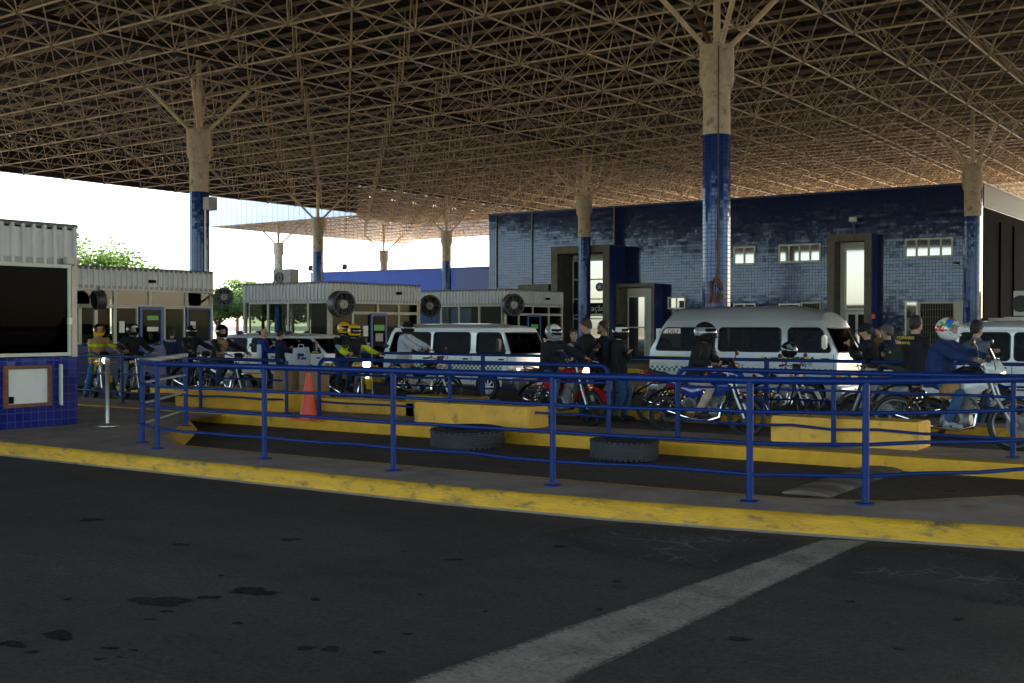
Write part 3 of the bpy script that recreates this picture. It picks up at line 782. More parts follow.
# chords: every continuous bar is a part
for j in range(J0, J1 + 1):
    i0 = I0 if j < 14 else -26
    MB().tube((nx(i0), ny(j), ZL), (nx(I1), ny(j), ZL), 0.031, n=6).build('lower_chord', 'truss', canopy, fix=False)
for i in range(-26, I1 + 1):
    j0 = J0 if i >= I0 else 14
    MB().tube((nx(i), ny(j0), ZL), (nx(i), ny(J1), ZL), 0.031, n=6).build('lower_chord', 'truss', canopy, fix=False)
h = MOD / 2
for j in range(J0, J1):
    i0 = I0 if j < 14 else -26
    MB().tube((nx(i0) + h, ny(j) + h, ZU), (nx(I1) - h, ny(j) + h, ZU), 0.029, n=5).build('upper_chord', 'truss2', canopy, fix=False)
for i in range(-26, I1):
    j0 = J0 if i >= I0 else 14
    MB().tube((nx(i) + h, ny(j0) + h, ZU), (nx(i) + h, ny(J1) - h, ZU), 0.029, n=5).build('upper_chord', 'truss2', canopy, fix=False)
webs = []
for i in range(-26, I1 + 1):
    for j in range(J0, J1 + 1):
        if not inside(i, j): continue
        for sx in (-1, 1):
            for sy in (-1, 1):
                q = (nx(i) + sx * h, ny(j) + sy * h, ZU)
                if (xe0 < q[0] < xe1 - .6 and ye0 < q[1] < ye1 - .6) or (xf0 < q[0] < xe1 - .6 and yf0 < q[1] < ye1 - .6): webs.append(((nx(i), ny(j), ZL), q))
def webkey(w):
    p = Vector(w[0]); D = -SA * p.x + CA * p.y; Lr = CA * p.x + SA * p.y
    if D < 1: return 1e9
    x = 512 + F_ * Lr / D; y = YH_ - F_ * (p.z - H_) / D
    if not (-20 < x < 1044 and y > -20): return 1e6 + D
    return D
webs.sort(key=webkey)
for w in webs[:100]: MB().tube(*w, 0.020, n=5).build('web_bar', 'truss', canopy, fix=False)
mb = MB()
for w in webs[100:]: mb.tube(*w, 0.020, n=4, caps=False)
tag(mb.build('web_bars', 'truss', canopy, fix=False), kind='stuff')
# ball nodes and sheet stools
mb = MB()
for i in range(-26, I1 + 1):
    for j in range(J0, J1 + 1):
        if inside(i, j): mb.ball((nx(i), ny(j), ZL), 0.075, 6, 4)
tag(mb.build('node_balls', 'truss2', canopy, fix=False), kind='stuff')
mb = MB()
for i in range(-26, I1):
    for j in range(J0, J1):
        if inside(i, j): mb.tube((nx(i) + h, ny(j) + h, ZU), (nx(i) + h, ny(j) + h, ZR - .16), 0.03, n=4, caps=False)
tag(mb.build('roof_stools', 'truss2', canopy, fix=False), kind='stuff')
for gx in (cx0, cx0 - 17.76, cx0 - 2 * 17.76):
    MB().bx(gx - 0.13, gx + 0.13, ye0, ye1 - .1, 10.93, 11.2).build('gutter', 'gutter', canopy, smooth=False)
# fascias: white corrugated cladding on the outer edges, left main edge painted dark
def fascia(p0, p1, z0, z1, m, parent, name='fascia', pitch=0.55, d=0.05):
    p0, p1 = Vector((*p0, 0)), Vector((*p1, 0)); t = (p1 - p0).normalized(); nn = Vector((t.y, -t.x, 0)); Ln = (p1 - p0).length
    k = max(1, int(round(Ln / pitch))); pt = Ln / k; prof = []
    for i in range(k):
        s0 = pt * i
        prof += [(s0, 0), (s0 + pt * .55, 0), (s0 + pt * .65, d), (s0 + pt * .9, d)]
    prof.append((Ln, 0)); n = len(prof); mb = MB()
    for z in (z0, z1): mb.add([p0 + t * s + nn * o + Vector((0, 0, z)) for s, o in prof], [])
    mb.f = [(i, i + 1, n + i + 1, n + i) for i in range(n - 1)]; mb.m = [0] * (n - 1)
    return mb.build(name, m, parent, smooth=False, fix=False)
fascia((xf0, yf0), (xe0, yf0), ZL - .05, 12.42, 'fascia', canopy)
fascia((xf0, ye1), (xf0, yf0), ZL - .05, 12.42, 'fascia', canopy)
fascia((xe0, yf0), (xe0, ye0), ZL + .1, 12.42, 'roof', canopy)  # dark roof colour painted here for the unlit inner face
fascia((xe0, ye0), (xe1, ye0), ZL - .05, 12.42, 'fascia', canopy)
fascia((xe1, ye1), (xf0, ye1), ZL + .5, 12.42, 'fascia', canopy)

# the roof grid is not quite square to the road: shear every roof member onto the measured column grid
GA = Vector((-12.33, 26.56)); GX = Vector((2.516, -0.108)); GY = Vector((-0.0115, 2.601))
def grid(x, y): 
    q = GA + GX * ((x - cx0) / MOD) + GY * ((y - cy0) / MOD); return q
seen = set()
for ch in canopy.children:
    if ch.data.name in seen: continue
    seen.add(ch.data.name)
    for v in ch.data.vertices:
        q = grid(v.co.x, v.co.y); v.co.x, v.co.y = q.x, q.y

# ---- columns
def column(X, Y, label, rise=True):
    z0 = gz(Y)
    c = tag(empty('column', (X, Y, z0)), label, 'column', 'blue tiled columns carrying the canopy')
    z = lambda q: q - z0
    n = 14
    mb = MB().lathe([(0.345, 0), (0.345, z(6.31))], n=n); mb.build('tile_cladding', 'coltile', c, angle=15)
    mb = MB().lathe([(0.335, z(6.31)), (0.335, z(7.38)), (0.35, z(7.42)), (0.415, z(7.60)), (0.425, z(7.66)), (0.425, z(8.46)), (0.40, z(8.49))], n=20)
    mb.build('capital', 'conc', c, angle=30)
    zz = z(8.49)
    for sx in (-1, 1):
        for sy in (-1, 1):
            MB().tube((sx * .2, sy * .2, zz - .05), (*(GX * sx * .5 + GY * sy * .5), z(ZL)), 0.068, n=8).build('strut', 'rust' if (sx, sy) == (-1, 1) and X > -15 and Y < 30 else 'truss', c)
    MB().tube((0, 0, zz - .02), (0, 0, z(11.0)), 0.095, n=8).build('strut', 'truss', c)
    mb = MB()
    for sx in (-1, 1):
        for sy in (-1, 1): mb.rbox((sx * .2, sy * .2, zz + .02), (.16, .16, .06))
    mb.build('base_plate', 'truss2', c, smooth=False)
    return c
colA = column(-12.33, 26.56, 'nearest blue tiled column with a rope coil hanging on it, behind the silver van')
colD = column(-32.52, 27.54, 'blue tiled column rising behind the second booth, with a grey box below its capital')
colB = column(-12.48, 52.58, 'blue tiled column standing at the right end of the blue tiled building')
colC = column(-32.37, 53.3, 'blue tiled column standing in front of the tall entrance portal')
colE = column(-52.79, 54.28, 'tall blue and bare concrete column standing behind the third booth roof')
colF = column(-52.52, 67.22, 'slim concrete column against the sky, next to the left edge of the blue building')
colH = column(-71.65, 69.0, 'concrete column beneath the left end of the white fascia, behind the roof air conditioner')
colG = column(-71.4, 82.0, 'farthest small concrete column against the sky above the low blue building')
# box, drain pipe on column behind booth 2
MB().bx(.38, .74, -.18, .18, 5.85, 6.3).build('junction_box', 'grey', colD, bevel=.02)
MB().path([(.42, -.1, 5.9), (.42, -.1, 3.2), (.42, -.1, .2)], 0.03, n=8).build('drain_pipe', 'white', colD)
# rusty conduit and hanging rope coil on the nearest column
cdir = Vector((12.33, -26.56, 0)).normalized()
sdir = Vector((-cdir.y, cdir.x, 0))
p = cdir * 0.37 + sdir * 0.04
MB().path([p + cdir * .07 + Vector((0, 0, 8.6)), p + cdir * .07 + Vector((0, 0, 7.6)), p + Vector((0, 0, 7.3)), p + Vector((0, 0, 6.2)), p + Vector((0, 0, 2.8))], 0.016, n=6).build('conduit', 'rust', colA)
rope = MB()
for k in range(5):
    ce = cdir * (0.40 + .012 * k) + sdir * (0.02 * k - .03) + Vector((0, 0, 2.74 - .02 * k))
    d, u, v = cdir, sdir, Vector((0, 0, 1)); rr = 0.15 + 0.03 * (k % 3)
    rope.path([ce + u * math.cos(t * .5) * rr * .7 + v * math.sin(t * .5) * rr * 1.5 for t in range(13)], 0.014, n=5)
rope.path([cdir * .4 + Vector((0, 0, 2.95)), cdir * .42 + sdir * .02 + Vector((0, 0, 3.4)), cdir * .38 + Vector((0, 0, 3.9))], 0.016, n=5)
rope.path([cdir * .4 + sdir * -.16 + Vector((0, 0, 2.92)), cdir * .43 + sdir * -.12 + Vector((0, 0, 2.6)), cdir * .4 + sdir * -.2 + Vector((0, 0, 2.35))], 0.03, n=5)
rope.xf(Matrix.Translation((-12.33, 26.56, gz(26.5))))
tag(rope.build('rope_coil', 'rust'), 'rusty brown coil of rope hanging on the nearest blue tiled column', 'rope')
# ================================================================== BOOTHS
def wins(mb_f, mb_g, face, c, u0, u1, z0, z1, w=0.05, d=0.07, gi=0.02):
    """one framed pane on a wall: face 'x' (plane X=c, u along Y) or 'y' (plane Y=c, u along X)"""
    def B(mb, a0, a1, b0, b1, t0, t1):
        if face == 'x': mb.bx(c + t0, c + t1, a0, a1, b0, b1)
        else: mb.bx(a0, a1, c - t1, c - t0, b0, b1)
    B(mb_f, u0, u0 + w, z0, z1, -d / 2, d / 2); B(mb_f, u1 - w, u1, z0, z1, -d / 2, d / 2)
    B(mb_f, u0 + w, u1 - w, z0, z0 + w, -d / 2, d / 2); B(mb_f, u0 + w, u1 - w, z1 - w, z1, -d / 2, d / 2)
    B(mb_g, u0 + w, u1 - w, z0 + w, z1 - w, -gi / 2, gi / 2)

def window(parent, face, c, u0, u1, z0, z1, frame='beige', glass='glassbooth', w=0.045, name='window', **k):
    f, g_ = MB(), MB(); wins(f, g_, face, c, u0, u1, z0, z1, w, **k)
    o = f.build(name, frame, parent, smooth=False); g_.build('pane', glass, o, smooth=False)
    return o

def booth_shell(label, x0, x1, y0, y1, zf, zt, zs, base, group='toll booths in a diagonal row'):
    z0 = gz(y0) + 0.1
    b = tag(empty('booth', (0, 0, 0)), label, 'booth', group)
    t = 0.12
    mb = MB().bx(x0, x1, y0, y0 + t, z0, zs).bx(x1 - t, x1, y0 + t, y1 - t, z0, zs).bx(x0, x1, y1 - t, y1, z0, zs).bx(x0, x0 + t, y0 + t, y1 - t, z0, zs)
    mb.build('base_wall', base, b, smooth=False)
    mb = MB().bx(x0 + t, x1 - t, y0 + t, y1 - t, z0, z0 + .06)
    mb.build('floor', 'darkgrey', b, smooth=False)
    for x in (x0, x1 - .09):
        for y in (y0, y1 - .09): MB().bx(x, x + .09, y, y + .09, zs, zf).build('corner_post', 'beige', b, smooth=False)
    mb = MB().bx(x0 - .02, x1 + .02, y0 - .02, y1 + .02, zf, zf + .08).bx(x0, x1, y0, y1, zt - .06, zt - .02)
    mb.build('roof', 'grey', b, smooth=False)
    P = [(x0, y0), (x1, y0), (x1, y1), (x0, y1)]
    for i in range(4): fascia(P[i], P[(i + 1) % 4], zf - .02, zt, 'sheet', b, 'fascia', 0.17, 0.03)
    mb = MB()
    for i in range(4):
        a, c_ = Vector((*P[i], zt)), Vector((*P[(i + 1) % 4], zt)); mb.tube(a, c_, 0.035, n=4)
    mb.build('roof_trim', 'grey', b, smooth=False)
    return b

# booth 1, nearest, at the left edge of the photo
b1 = booth_shell('nearest booth with a blue tiled base, one large dark window and an open service hatch', -20, -15.5, 6.0, 10.78, 2.56, 3.13, 1.17, 'boothtile')
window(b1, 'x', -15.51, 6.1, 10.66, 1.19, 2.55, 'cream', 'glassdark', 0.05)
window(b1, 'y', 10.74, -19.9, -15.6, 1.19, 2.55, 'cream', 'glassdark', 0.05)
window(b1, 'y', 6.04, -19.9, -15.6, 1.19, 2.55, 'cream', 'glassdark', 0.05)
MB().bx(-19.95, -19.9, 6.1, 10.7, 1.19, 2.55).build('rear_panel', 'interior', b1, smooth=False)
ha = MB(); x = -15.47
for (a0, a1, c0, c1) in ((9.56, 9.62, .46, 1.06), (10.26, 10.32, .46, 1.06), (9.62, 10.26, .46, .51), (9.62, 10.26, 1.01, 1.06)): ha.bx(x - .06, x + .02, a0, a1, c0, c1)
hatch = ha.build('service_hatch', 'rustframe', b1, smooth=False)
MB().bx(-15.495, -15.485, 9.62, 10.26, .51, 1.01).build('hatch_panel', 'white', hatch, smooth=False)
MB().rbox((-15.36, 10.40, .77), (.22, .02, .6), (0, 0, R(-25))).build('hatch_door', 'white', hatch, smooth=False)
MB().bx(-15.478, -15.45, 9.63, 9.70, .52, .62).build('hatch_latch', 'blackmatte', hatch, smooth=False)
MB().bx(-15.46, -15.42, 10.58, 10.64, 1.66, 1.76).build('window_lock', 'white', b1, smooth=False)
MB().bx(-15.47, -15.38, 10.52, 10.66, 2.56, 2.66).build('wall_lamp', 'beige', b1, smooth=False, bevel=.01)
MB().path([(-17.5, 10.6, 3.1), (-17.5, 10.6, 5.3)], 0.012, n=5).build('antenna', 'blackmatte', b1)

# booth 2
b2 = booth_shell('second booth with blue door and grey corrugated fascia behind the first two motorcycle riders', -30.5, -26.0, 16.6, 22.5, 2.60, 3.14, 1.15, 'bluesill')
yx = lambda px: AX(px, 330, -26.0).y
edges2 = [16.7, yx(96), yx(115), yx(150), yx(186), 22.42]
for a0, a1 in zip(edges2[:-1], edges2[1:]):
    window(b2, 'x', -26.02, a0, a1, 2.14, 2.59, 'beige', 'glassupper')
ed2 = [16.7, yx(80), yx(96), yx(115), yx(138)]
for a0, a1 in zip(ed2[:-1], ed2[1:]): window(b2, 'x', -26.02, a0, a1, 1.16, 2.135, 'beige')
window(b2, 'x', -26.02, yx(164), yx(185), 1.16, 2.135, 'beige'); window(b2, 'x', -26.02, yx(187), 22.42, 1.16, 2.135, 'bluedoor')
d = MB(); dg = MB(); wins(d, dg, 'x', -25.98, yx(139), yx(162), 0.15, 2.13, .07)
dr = d.build('door', 'bluedoor', b2, smooth=False); dg.build('pane', 'glassbooth', dr, smooth=False)
MB().bx(-25.96, -25.93, yx(139) + .07, yx(162) - .07, .25, 1.12).build('door_panel', 'bluedoor', dr, smooth=False)
MB().bx(-25.955, -25.94, yx(146), yx(157), 1.78, 1.90).build('door_sign', 'greensign', dr, smooth=False)
MB().bx(-25.955, -25.94, yx(146), yx(157), 1.48, 1.60).build('door_sign', 'paper', dr, smooth=False)
for px in (119, 190): MB().bx(-26.0, -25.97, yx(px), yx(px + 5), 1.45, 1.75).build('notice', 'paper', b2, smooth=False)
for yy in (18.6, 20.0, 21.4): MB().rbox((-28.6, yy, 1.15), (.5, .9, .5)).build('counter', 'darkgrey', b2, smooth=False, bevel=.02)
MB().bx(-30.4, -26.1, 22.41, 22.46, 1.16, 2.59).build('end_panel', 'interior', b2, smooth=False); window(b2, 'y', 16.66, -30.4, -26.1, 1.16, 2.59, 'beige')
MB().bx(-30.46, -30.42, 16.75, 22.3, 1.16, 2.59).build('rear_panel', 'interior', b2, smooth=False)
MB().bx(-26.0, -25.85, yx(148), yx(153), 2.78, 2.86).build('camera_box', 'blackmatte', b2, smooth=False)

# booth 3 and booth 4: see-through windows on the front, door on the right face
def big_booth(label, x0, x1, y0, y1, zt, zf, front, fr_up, right, door, zs):
    b = booth_shell(label, x0, x1, y0, y1, zf, zt, zs, 'bluesill')
    for a0, a1 in zip(front[:-1], front[1:]):
        window(b, 'y', y0 + .03, a0, a1, zs, zf - .02, 'beige')
    for a0, a1 in zip(right[:-1], right[1:]):
        window(b, 'x', x1 - .03, a0, a1, fr_up + .005, zf - .02, 'beige')
        if abs((a0 + a1) / 2 - (door[0] + door[1]) / 2) > 0.3: window(b, 'x', x1 - .03, a0, a1, zs, fr_up, 'beige')
    d = MB(); dg = MB(); wins(d, dg, 'x', x1 + .02, door[0], door[1], gz(y0) + .1, fr_up - .01, .09)
    dr = d.build('door', 'bluedoor', b, smooth=False); dg.build('pane', 'glassdark', dr, smooth=False)
    m_ = (door[0] + door[1]) / 2
    MB().bx(x1 + .05, x1 + .06, m_ - .28, m_ + .28, fr_up - .62, fr_up - .42).build('door_sign', 'greensign', dr, smooth=False)
    MB().bx(x1 + .05, x1 + .06, m_ - .2, m_ + .2, fr_up - 1.0, fr_up - .72).build('door_sign', 'grey', dr, smooth=False)
    window(b, 'x', x0 + .03, y0 + .1, (y0 + y1) / 2, zs, zf - .02, 'beige', name='rear_window'); window(b, 'x', x0 + .03, (y0 + y1) / 2, y1 - .1, zs, zf - .02, 'beige', name='rear_window')
    window(b, 'y', y1 - .03, x0 + .1, x0 + 2.0, zs, zf - .02, 'beige', name='rear_window')
    MB().bx(x0 + 2.0, x1 - .1, y1 - .06, y1 - .02, zs, zf - .02).build('rear_panel', 'interior', b, smooth=False)
    MB().bx(x0 + 2.0, x0 + 2.06, y0 + 1.4, y1 - .1, zs, zf - .02).build('partition', 'interior', b, smooth=False)
    return b
X3 = -27.9
f3 = [AY(q, 330, 29.2).x for q in (249, 268, 288, 308, 329.5)]
r3 = [AX(q, 330, X3).y for q in (331.5, 353, 378, 399, 418)]
b3 = big_booth('third booth with white mullions and an air conditioner on its roof, behind the white SUV', f3[0] - .3, X3, 29.2, 34.1, 3.11, 2.46, f3, 2.07, r3, (AX(370, 330, X3).y, AX(386, 330, X3).y), 0.97)
for px in (357.5, 365.5): MB().bx(X3 - .02, X3 + .015, AX(px - 2.3, 330, X3).y, AX(px + 2.3, 330, X3).y, 1.25, 1.62).build('notice', 'paper', b3, smooth=False)
X4 = -28.2
f4 = [AY(q, 330, 40.1).x for q in (416, 441, 459, 479, 502)]
r4 = [AX(q, 330, X4).y for q in (505, 519, 533, 549, 562)]
b4 = big_booth('fourth and farthest booth, behind the white van, with a round fan on its corner', f4[0], X4, 40.1, 44.6, 3.13, 2.5, f4, 2.1, r4, (AX(527, 330, X4).y, AX(540, 330, X4).y), 0.97)
# cameras on the fascia corners
for bb, (x_, y_) in ((b3, (X3 + .1, 32.6)), (b4, (X4 + .1, 43))):
    MB().bx(x_, x_ + .18, y_, y_ + .12, 2.75, 2.85).build('camera_box', 'blackmatte', bb, smooth=False)

# round drum fans on brackets at the booth corners
def fan(c, face, r, depth, label, back):
    o = tag(empty('drum_fan', c), label, 'fan', 'round fans mounted on the booth corners')
    o.rotation_euler = Vector(face).to_track_quat('X', 'Z').to_euler()
    mb = MB().lathe([(r, -depth / 2), (r * 1.03, -depth / 2 + .03), (r * .96, 0), (r * 1.03, depth / 2 - .03), (r, depth / 2), (r * .9, depth / 2), (r * .88, 0), (r * .9, -depth / 2)], axis=(1, 0, 0), n=28, closed=True)
    mb.build('housing', 'darkgrey', o)
    MB().lathe([(r * .34, -.05), (r * .34, depth / 2 - .02), (r * .2, depth / 2)], axis=(1, 0, 0), n=16).build('motor', 'beige', o)
    mb = MB()
    for k in range(5):
        a = 2 * math.pi * k / 5; rot = Matrix.Rotation(a, 4, 'X')
        b_ = MB().rbox((0, 0, r * .6), (.02, r * .42, r * .55), (0, 0, R(35))).xf(rot); mb.join(b_)
    mb.build('blades', 'darkgrey', o)
    mb = MB()
    for q in (.45, .65, .85): mb.torus((depth / 2, 0, 0), (1, 0, 0), r * q, .008, 20, 4)
    for k in range(10):
        a = 2 * math.pi * k / 10
        mb.tube((depth / 2, 0, 0), (depth / 2, math.cos(a) * r * .95, math.sin(a) * r * .95), .007, n=4)
    mb.build('cage', 'grey', o)
    mb = MB().lathe([(r * .9, -depth / 2 + .01), (.01, -depth / 2 + .012)], axis=(1, 0, 0), n=20, caps=False)
    mb.build('rear_guard', 'blackmatte', o)
    inv = o.rotation_euler.to_matrix().inverted()
    q = inv @ (Vector(back) - Vector(c))
    MB().tube(inv @ Vector((0, 0, -r)), q, .03, n=6).build('bracket', 'grey', o)
    return o
f1c = AY(341.5, 304, 28.75)
fan(f1c, (.95, -.32, -.05), 0.43, 0.42, 'large round grey fan on the front corner of the third booth', (X3, 29.2, 2.2))
f2c = AY(430, 306, 36.5)
fan(f2c, (.6, -.8, 0), 0.43, 0.36, 'round grey fan between the third and fourth booths, above the white van roof', (f2c.x - .6, f2c.y + 1.2, 1.6))
f3c = AY(513, 305, 39.9)
fan(f3c, (.85, -.5, 0), 0.46, 0.3, 'round fan on the corner of the farthest booth', (X4, 40.1, 2.3))
f4c = AX(224, 297, -25.4)
fan(f4c, (.8, -.6, 0), 0.26, 0.25, 'small dark fan on a bracket at the end of the second booth', (-26, 22.45, 2.5))
f5c = AX(99, 300, -25.6)
fan(f5c, (.25, .95, 0.1), 0.24, 0.25, 'small dark fan hanging in front of the second booth window', (-26, f5c.y + .3, 2.65))

# air conditioner on the roof of booth 3
def aircon(c, w, dpt, hgt, label, group='outdoor air conditioner units', body='white'):
    o = tag(empty('air_conditioner', c), label, 'air conditioner', group)
    MB().bx(-w / 2, w / 2, -dpt / 2, dpt / 2, 0.04, hgt).build('case', body, o, bevel=.015)
    MB().lathe([(hgt * .33, 0), (hgt * .33, .03), (hgt * .28, .03), (hgt * .28, .01), (hgt * .08, .01), (hgt * .07, .03), (.02, .03)], c=(-w * .15, -dpt / 2 - .005, hgt / 2), axis=(0, -1, 0), n=20).build('fan_grille', 'darkgrey', o)
    MB().bx(-w / 2, w / 2, -dpt / 2 + .05, dpt / 2 - .05, 0, .04).build('foot', 'darkgrey', o, smooth=False)
    return o
a = AY(286, 284, 31)
aircon((a.x, 31, 3.1), .95, .4, .62, 'grey air conditioner with round fan on the roof of the third booth', body='grey')

# ================================================================== MAIN BUILDING
bl = tag(empty('blue_building', (0, 0, 0)), 'long two storey building clad in glossy dark blue tiles beneath the canopy', 'building')
BX0, BX1, BY = -40.0, -12.7, 55.2
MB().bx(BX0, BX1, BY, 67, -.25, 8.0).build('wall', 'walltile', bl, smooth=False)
MB().bx(BX0 - .05, BX1 + .05, BY - .05, 67.05, 8.0, 8.09).build('coping', 'bluesill', bl, smooth=False)
# side wall: plain pale band above a flat black sheet painted as the opening's shade
M['paleband'] = mat('pale_wall_band', (0.22, 0.24, 0.26), 0.6, var=0.1, spec=0.2)
MB().bx(BX1 + .003, BX1 + .03, BY + .3, 67, 7.0, 7.99).build('side_pale_band', 'paleband', bl, smooth=False)
MB().bx(BX1 + .003, BX1 + .02, BY + .3, 67, -.2, 6.97).build('side_opening_shade', 'blackmatte', bl, smooth=False)
for yy in (58.6, 61.5):
    MB().bx(BX1 + .02, BX1 + .10, yy, yy + .12, -.2, 6.5).build('side_post', 'blackmatte', bl, smooth=False)
# portals
def portal(xa, xb, ytop, yf, wf, cream_in=.5):
    p0, p1 = AY(xa, ytop, yf), AY(xb, ytop, yf); zt = p0.z
    m = MB().bx(p0.x, p0.x + wf, yf, BY, -.2, zt).bx(p1.x - wf, p1.x, yf, BY, -.2, zt).bx(p0.x + wf, p1.x - wf, yf, BY, zt - wf, zt)
    o = m.build('entrance_portal', 'concdark', bl, smooth=False)
    MB().bx(p1.x + .003, p1.x + .02, yf + .05, BY - .01, -.2, zt - .04).build('portal_side', 'bluesill', o, smooth=False)
    MB().bx(p0.x + wf, p1.x - wf, BY - .07, BY - .02, -.2, zt - wf).build('cream_panel', 'cream', o, smooth=False)
    return o, p0.x + wf, p1.x - wf, zt - wf
def door_on(o, xa, xb, za, zb, y, rows=1, cols=1, fr='white', gm='mirror', w=.07, nm='glass_door'):
    f = MB(); gq = MB()
    f.bx(xa, xa + w, y - .05, y, za, zb).bx(xb - w, xb, y - .05, y, za, zb)
    for k in range(rows + 1):
        z = za + (zb - za) * k / rows; z = min(max(z, za + w / 2), zb - w / 2)
        f.bx(xa + w, xb - w, y - .047, y - .003, z - w / 2, z + w / 2)
    for k in range(1, cols):
        x = xa + (xb - xa) * k / cols; f.bx(x - w / 2, x + w / 2, y - .052, y - .006, za + w, zb - w)
    gq.bx(xa + w, xb - w, y - .02, y - .01, za + w, zb - w)
    d_ = f.build(nm, fr, o, smooth=False); gq.build('pane', gm, d_, smooth=False)
    return d_
YP = BY - .07
p1_, xa, xb, zt = portal(551, 609, 247, 53.5, .39)
door_on(p1_, AY(573, 300, YP).x, AY(604.5, 300, YP).x, -.15, AY(590, 260, YP).z, YP - .001, 5, 2)
MB().bx(AY(574, 300, YP).x, AY(603.5, 300, YP).x, YP - .09, YP - .06, AY(590, 314, YP).z, AY(590, 303, YP).z).build('door_sign', 'blackmatte', p1_, smooth=False)
MB().bx(AY(574, 300, YP).x, AY(603.5, 300, YP).x, YP - .10, YP - .065, AY(590, 316, YP).z, AY(590, 314.2, YP).z).build('sign_stripe', 'greensign', p1_, smooth=False)
tm = text_mesh('ação', .48)
link('lettering', tm, 'paper', p1_, smooth=False, loc=(AY(599, 0, YP).x, YP - .095, AY(590, 308.5, YP).z), rot=(R(90), 0, 0))
emb = AY(600, 287, YP)
MB().lathe([(.24, 0), (.24, .02)], c=(emb.x, YP - .055, emb.z), axis=(0, -1, 0), n=24).build('emblem', 'bluesill', p1_)
st = [(math.sin(math.pi * k / 5) * (.17 if k % 2 == 0 else .07), math.cos(math.pi * k / 5) * (.17 if k % 2 == 0 else .07)) for k in range(10)]
MB().prism([(emb.x + a_, emb.z + c_) for a_, c_ in st], YP - .09, YP - .076, 'y').build('emblem_star', 'paper', p1_, smooth=False)
p2_, xa, xb, zt = portal(616, 654, 284, 54.2, .18)
door_on(p2_, AY(628, 300, YP).x, AY(646, 300, YP).x, -.15, AY(637, 296, YP).z, YP - .001, 2, 1)
p3_, xa, xb, zt = portal(827, 871, 235, 54.3, .34)
door_on(p3_, AY(844.5, 300, YP).x, AY(868.5, 300, YP).x, AY(850, 310, YP).z, AY(850, 248, YP).z, YP - .001, 1, 1, w=.09)
door_on(p3_, AY(846, 300, YP).x, AY(868, 300, YP).x, -.15, AY(850, 312, YP).z, YP - .001, 1, 2, gm='interior', w=.12)
MB().bx(AY(872, 0, 54.2).x, AY(875, 0, 54.2).x, 54.1, 54.25, AY(872, 319, 54.2).z, AY(872, 314, 54.2).z).build('red_sign', 'redlens', p3_, smooth=False)
# windows
for (a_, c_, t_, q_, n_) in ((733.5, 755.5, 246.5, 265, 2), (778.5, 821, 244, 262.5, 4), (904.5, 953, 238, 257.5, 4)):
    A, B_ = AY(a_, t_, BY), AY(c_, t_, BY); zb = AY((a_ + c_) / 2, q_, BY).z; ztp = AY((a_ + c_) / 2, t_, BY).z
    door_on(bl, A.x, B_.x, zb, ztp, BY - .002, 1, n_, fr='cream', w=.09, nm='window')
for (a_, c_, t_, q_, n_) in ((668, 685.5, 297, 309, 2), (733.5, 755.5, 303.5, 345, 2), (779, 800, 303.5, 345, 1), (905, 918, 301, 345, 1)):
    A, B_ = AY(a_, t_, BY), AY(c_, t_, BY); zb = AY((a_ + c_) / 2, q_, BY).z; ztp = AY((a_ + c_) / 2, t_, BY).z
    door_on(bl, A.x, B_.x, zb, ztp, BY - .002, 1, n_, fr='white', w=.07, nm='window')
for (a_, c_) in ((801, 821.5), (918.5, 955.5)):
    A, B_ = AY(a_, 303, BY).x, AY(c_, 303, BY).x; z0_, z1_ = .62, AY(a_, 302, BY).z
    m = MB().bx(A, A + .08, BY - .07, BY - .003, z0_, z1_).bx(B_ - .08, B_, BY - .07, BY - .003, z0_, z1_).bx(A + .08, B_ - .08, BY - .07, BY - .003, z0_, z0_ + .08).bx(A + .08, B_ - .08, BY - .07, BY - .003, z1_ - .08, z1_)
    w_ = m.build('window_grille', 'beige', bl, smooth=False)
    m = MB(); k = int((B_ - A) / .11)
    for i in range(1, k): m.tube((A + (B_ - A) * i / k, BY - .045, z0_ + .05), (A + (B_ - A) * i / k, BY - .045, z1_ - .05), .013, n=5)
    for i in range(1, 6): m.tube((A + .05, BY - .045, z0_ + (z1_ - z0_) * i / 6), (B_ - .05, BY - .045, z0_ + (z1_ - z0_) * i / 6), .010, n=5)
    m.build('bars', 'grille', w_, smooth=False)
    MB().bx(A + .08, B_ - .08, BY - .012, BY - .004, z0_ + .08, z1_ - .08).build('pane', 'interior', w_, smooth=False)
A = AY(956, 301, BY); B_ = AY(964, 301, BY)
MB().bx(A.x, B_.x, BY - .3, BY - .003, -.2, A.z).build('pilaster', 'beige', bl, smooth=False)
for px, y0_, y1_ in ((532.5, 212, 288), (614.5, 207, 247), (497, 218, 288)):
    q = AY(px, 250, BY)
    MB().tube((q.x, BY - .05, AY(px, y0_, BY).z), (q.x, BY - .05, AY(px, y1_, BY).z), .035, n=6).build('conduit', 'grey', bl)
q = AY(855, 222, BY)
sp = MB().bx(q.x - .16, q.x + .16, BY - .45, BY - .2, q.z - .02, q.z + .2).build('floodlight', 'paper', bl, smooth=False)
MB().tube((q.x, BY - .3, q.z - .02), (q.x, BY - .1, q.z - .75), .025, n=6).build('bracket', 'grey', sp)
q = AY(958, 263, BY); MB().tube((q.x, BY - .01, q.z), (q.x - .1, BY - .5, q.z), .06, n=6).build('wall_lamp', 'darkgrey', bl)
q0 = AY(522, 285, BY - .2); q1 = AY(552, 291, BY - .2)
MB().bx(q0.x, q1.x, BY - .6, BY - .003, q1.z, q0.z).build('ledge', 'concdark', bl, smooth=False)
